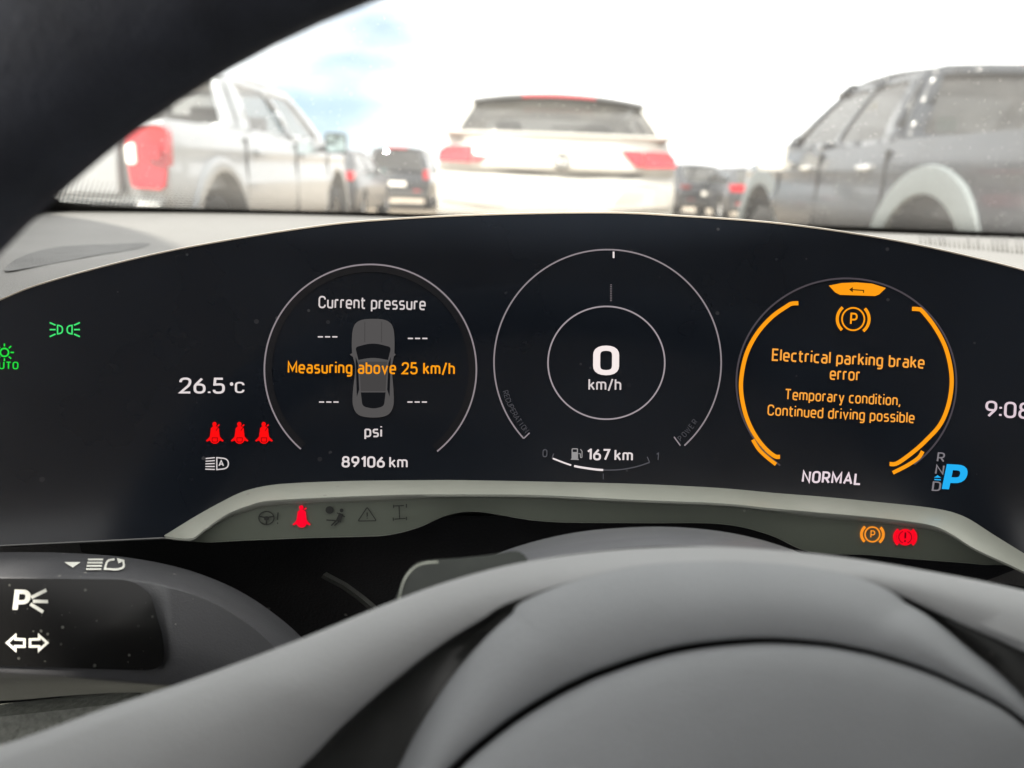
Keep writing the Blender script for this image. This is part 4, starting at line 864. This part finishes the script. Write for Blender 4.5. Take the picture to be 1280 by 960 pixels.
for s, cx in ((1, 8), (-1, 60)):
    f.line([(cx + s * 1, 803.5), (cx + s * 11, 794.5), (cx + s * 11, 799), (cx + s * 22.5, 799.5), (cx + s * 22.5, 808), (cx + s * 11, 808), (cx + s * 11, 812.5)], 3.2, True, off=.0004)
f.obj('indicator_symbol', M['white'], gp_)
def stop_(u, v, o=0.0):                                         # top face of the stalk
    tv, kv = pw([(p[0], p[1]) for p in T])(u), pw([(p[0], p[1]) for p in K])(u); t = (v - tv) / (kv - tv)
    return at(u, v, pw([(0, .322), (.45, .305), (1, .295)])(t) - .0013 - o)
f = Flat(stop_); f.area([(80, 702.5), (101, 702.5), (91, 709.5)], .0003)
for k in range(4): f.line([(110 - k * .8, 699.3 + k * 4), (129 - k * .8, 699.3 + k * 4)], 2.2, off=.0003)
f.line(rnd([(143, 699), (134, 700.5, 4), (131, 711), (147, 712, 5), (155.5, 709, 4), (154, 701)]), 2.6, off=.0003); f.area([(146, 697.5), (156, 700), (148, 704.5)], .0003); f.obj('headlight_rotary_symbol', M['white'], sk)

# ================================================================== steering wheel
swc = at(925, 1190, .19)
sw = thing('steering_wheel', 'dark rimmed steering wheel with pale grey spokes and domed hub, nearest the camera', 'steering wheel', tuple(swc))
rc = at(905, 1166, .145); RR = 1253 * .145 / FPX + .0195
rows = []
for i in range(121):
    a = 2 * pi * i / 120; e = RT * cos(a) + UP * sin(a)
    rows.append([rc + e * (RR + .0195 * cos(b)) + FW * (.016 * sin(b)) for b in [2 * pi * k / 20 for k in range(20)]])
MB().grid(rows, True).obj('rim', M['rim'], sw)
# closed loops round the hub; the half below the picture is completed
Tp = [(-345, 1010), (-160, 975), (0, 932), (130, 886), (250, 846), (380, 797), (480, 756), (560, 727), (650, 703.5), (760, 688), (870, 683), (960, 687), (1050, 696), (1150, 712), (1280, 738), (1480, 790), (1740, 860), (2150, 1000), (2150, 1320), (1560, 1500), (1240, 1650), (1050, 1740), (800, 1740), (620, 1650), (300, 1500), (-345, 1320)]
Bp = [(120, 1090), (250, 1040), (330, 998), (380, 955), (430, 905), (490, 852), (550, 806), (600, 775), (645, 750), (770, 712), (870, 702), (960, 704), (1040, 714), (1100, 732), (1190, 774), (1290, 820), (1400, 890), (1560, 1010), (1560, 1250), (1450, 1400), (1240, 1560), (1050, 1650), (800, 1650), (600, 1560), (400, 1400), (180, 1240)]
Dp = [(440, 1110), (462, 1050), (480, 1000), (503, 950), (528, 903), (562, 850), (602, 803), (635, 772), (665, 752), (775, 716), (870, 706), (960, 708), (1035, 718), (1090, 736), (1150, 764), (1205, 806), (1282, 872), (1420, 1030), (1420, 1240), (1380, 1380), (1220, 1530), (1050, 1610), (810, 1610), (620, 1530), (500, 1380), (440, 1240)]
Gp = [(505, 1110), (525, 1045), (545, 996), (566, 962), (592, 932), (640, 893), (690, 860), (720, 843), (745, 831), (810, 811), (870, 800), (950, 794.5), (1020, 797.5), (1060, 803), (1110, 817), (1190, 850), (1290, 906), (1370, 1030), (1370, 1240), (1310, 1380), (1190, 1500), (1040, 1570), (830, 1570), (660, 1500), (545, 1380), (500, 1240)]
Gp = [(955 + (u - 955) * 556 / math.hypot(u - 955, v - 1352), 1352 + (v - 1352) * 556 / math.hypot(u - 955, v - 1352)) if v < 1010 else (u, v) for u, v in Gp]
SUB = 6
def loop(P, dep): 
    q = spline([(p[0], p[1], (dep(i) if callable(dep) else dep) * 1000) for i, p in enumerate(P)], SUB, True); return [(a, b, c / 1000) for a, b, c in q]
def sst(t): t = min(1, max(0, t)); return t * t * (3 - 2 * t)
def dT(i):                                                      # spokes come forward towards the rim
    u = Tp[i][0]; return .208 - .034 * sst((abs(u - 900) - 200) / 1080)
def dB(i):
    u = Bp[i][0]; return .197 - .036 * sst((abs(u - 900) - 200) / 880)
lT, lB, lD, lG = loop(Tp, dT), loop(Bp, dB), loop(Dp, .194), loop(Gp, .1845)
lD = [(d[0], d[1], lerp(b[2], d[2], sst((math.hypot(b[0] - d[0], b[1] - d[1]) - 6) / 60))) for b, d in zip(lB, lD)]
lD = [(lerp(b[0], d[0], k), lerp(b[1], d[1], k), lerp(b[2], d[2], k)) for b, d in zip(lB, lD) for k in [max(.02, sst((math.hypot(b[0] - d[0], b[1] - d[1]) - 9) / 22))]]   # hub and spokes flow together at the top
def P3(q): return at(*q)
def mix(a, b, t, dd=0.0): return (lerp(a[0], b[0], t), lerp(a[1], b[1], t), lerp(a[2], b[2], t) + dd)
def shrink(q, k, dd=0.0): return (lerp(q[0], 930, k), lerp(q[1], 1200, k), q[2] + dd)
grow = lambda q, d: (q[0], q[1] + (6 if q[1] < 1100 else -6), q[2] + d)
rows = [[P3(grow(a, .028)) for a in lT], [P3(grow(a, .012)) for a in lT], [P3(a) for a in lT], *[[P3(mix(a, b, t, -k * min(1, math.hypot(a[0] - b[0], a[1] - b[1]) / 170))) for a, b in zip(lT, lB)] for t, k in ((.06, .003), (.12, .0045), (.5, .007), (.9, .003))], [P3(b) for b in lB]]
MB().grid(rows, True).obj('spoke_cover', M['spoke'], sw, angle=60)
def wdt(b, d): return min(.011, max(0.0, (math.hypot(b[0] - d[0], b[1] - d[1]) - 10) * .0003))
rows = [[P3(b) for b in lB], [P3((b[0], b[1], b[2] + .3 * wdt(b, d))) for b, d in zip(lB, lD)], [P3(mix(b, d, .15, .9 * wdt(b, d))) for b, d in zip(lB, lD)], [P3(mix(b, d, .6, wdt(b, d))) for b, d in zip(lB, lD)], [P3(mix(b, d, .97, .8 * wdt(b, d))) for b, d in zip(lB, lD)], [P3((d[0], d[1], d[2] + .0002)) for d in lD]]
MB().grid(rows, True).obj('button_pod', M['pod'], sw, angle=60)
rows = [[P3(d) for d in lD]] + [[P3(mix(d, g_, t, -.0035 * sin(pi * t) ** .8)) for d, g_ in zip(lD, lG)] for t in (.06, .15, .3, .45, .6, .75, .88, .96)] + [[P3(g_) for g_ in lG], [P3(shrink(g_, .003, .002)) for g_ in lG]]
MB().grid(rows, True).obj('hub_bolster', M['hub'], sw, angle=60)
def gin(i, g_):                                                 # the seam narrows to the right
    return shrink(g_, .030, 0)
KS = [lerp(.026, .013, sst((q[0] - 700) / 600)) for q in lG]
rows = [[P3(shrink(g_, .001, .0005)) for g_ in lG], [P3(shrink(g_, .004, .006)) for g_ in lG], [P3(shrink(g_, k, .006)) for g_, k in zip(lG, KS)], [P3(shrink(g_, k + .004, .001)) for g_, k in zip(lG, KS)]]
MB().grid(rows, True).obj('airbag_seam', M['seam'], sw, angle=60)
rows = [[P3(shrink(g_, k + e, dd)) for g_, k in zip(lG, KS)] for e, dd in ((0, .004), (.0005, .0005), (.004, -.001), (.03, -.0032), (.09, -.006), (.17, -.0085), (.32, -.012), (.52, -.0145), (.77, -.016))] + [[P3(shrink(g_, 1.0, -.0165)) for g_ in lG]]
MB().grid(rows, True).obj('airbag_cover', M['hub'], sw, angle=60)
# shift paddle and column shroud behind the hub
pp = spline([(496, 756), (499, 738), (506, 720), (518, 706), (534, 700.5), (570, 698), (610, 694), (650, 690), (660, 720), (600, 760), (520, 790)], 5, True)
pdl = MB().prism([(a, b) for a, b, _ in pp], lambda a, b: at(a, b, .232), lambda a, b: at(a, b, .239)).obj('shift_paddle', M['paddle'], sw, bevel=.0015)
pl = spline([(499, 748), (502, 735), (508, 720.5), (519, 708.5), (533, 703.5), (548, 702.5)], 5)
v_, f_ = band([(a, b) for a, b, _ in pl], 1.8); MB().add([at(p[0], p[1], .2312) for p in v_], f_).obj('bright_edge', mat('paddle_edge', (.55, .58, .5), .3, metal=.5), pdl, solid=.0005)
sh_ = thing('column_cover', 'smooth grey steering column shroud showing above the wheel hub', 'column cover', tuple(at(860, 800, .27))); sh_['kind'] = 'thing'
A = spline([(380, 900), (455, 815), (520, 752), (590, 712), (680, 689), (780, 676), (870, 673.5), (960, 684), (1050, 709), (1140, 762), (1210, 840), (1250, 930)], 5)
A2 = [(u, v + 9, 0) for u, v, _ in A]
Bq = spline([(440, 900), (490, 815), (545, 742), (610, 697), (700, 669), (790, 659), (870, 660.5), (945, 673), (1020, 700), (1085, 745), (1130, 815), (1150, 920)], 5)
rows = [[at(u, v, .236) for u, v, _ in A2], [at(u, v, .242) for u, v, _ in A], [at(lerp(a[0], b[0], .35), lerp(a[1], b[1], .2), .252) for a, b in zip(A, Bq)], [at(lerp(a[0], b[0], .75), lerp(a[1], b[1], .7), .275) for a, b in zip(A, Bq)], [at(u, v, .300) for u, v, _ in Bq], [at(lerp(u, 860, .06), lerp(v, 800, .06), .33) for u, v, _ in Bq], [at(lerp(u, 860, .15), lerp(v, 800, .15), .37) for u, v, _ in Bq]]
MB().grid(rows).obj('shroud', M['shroud'], sh_, angle=60)
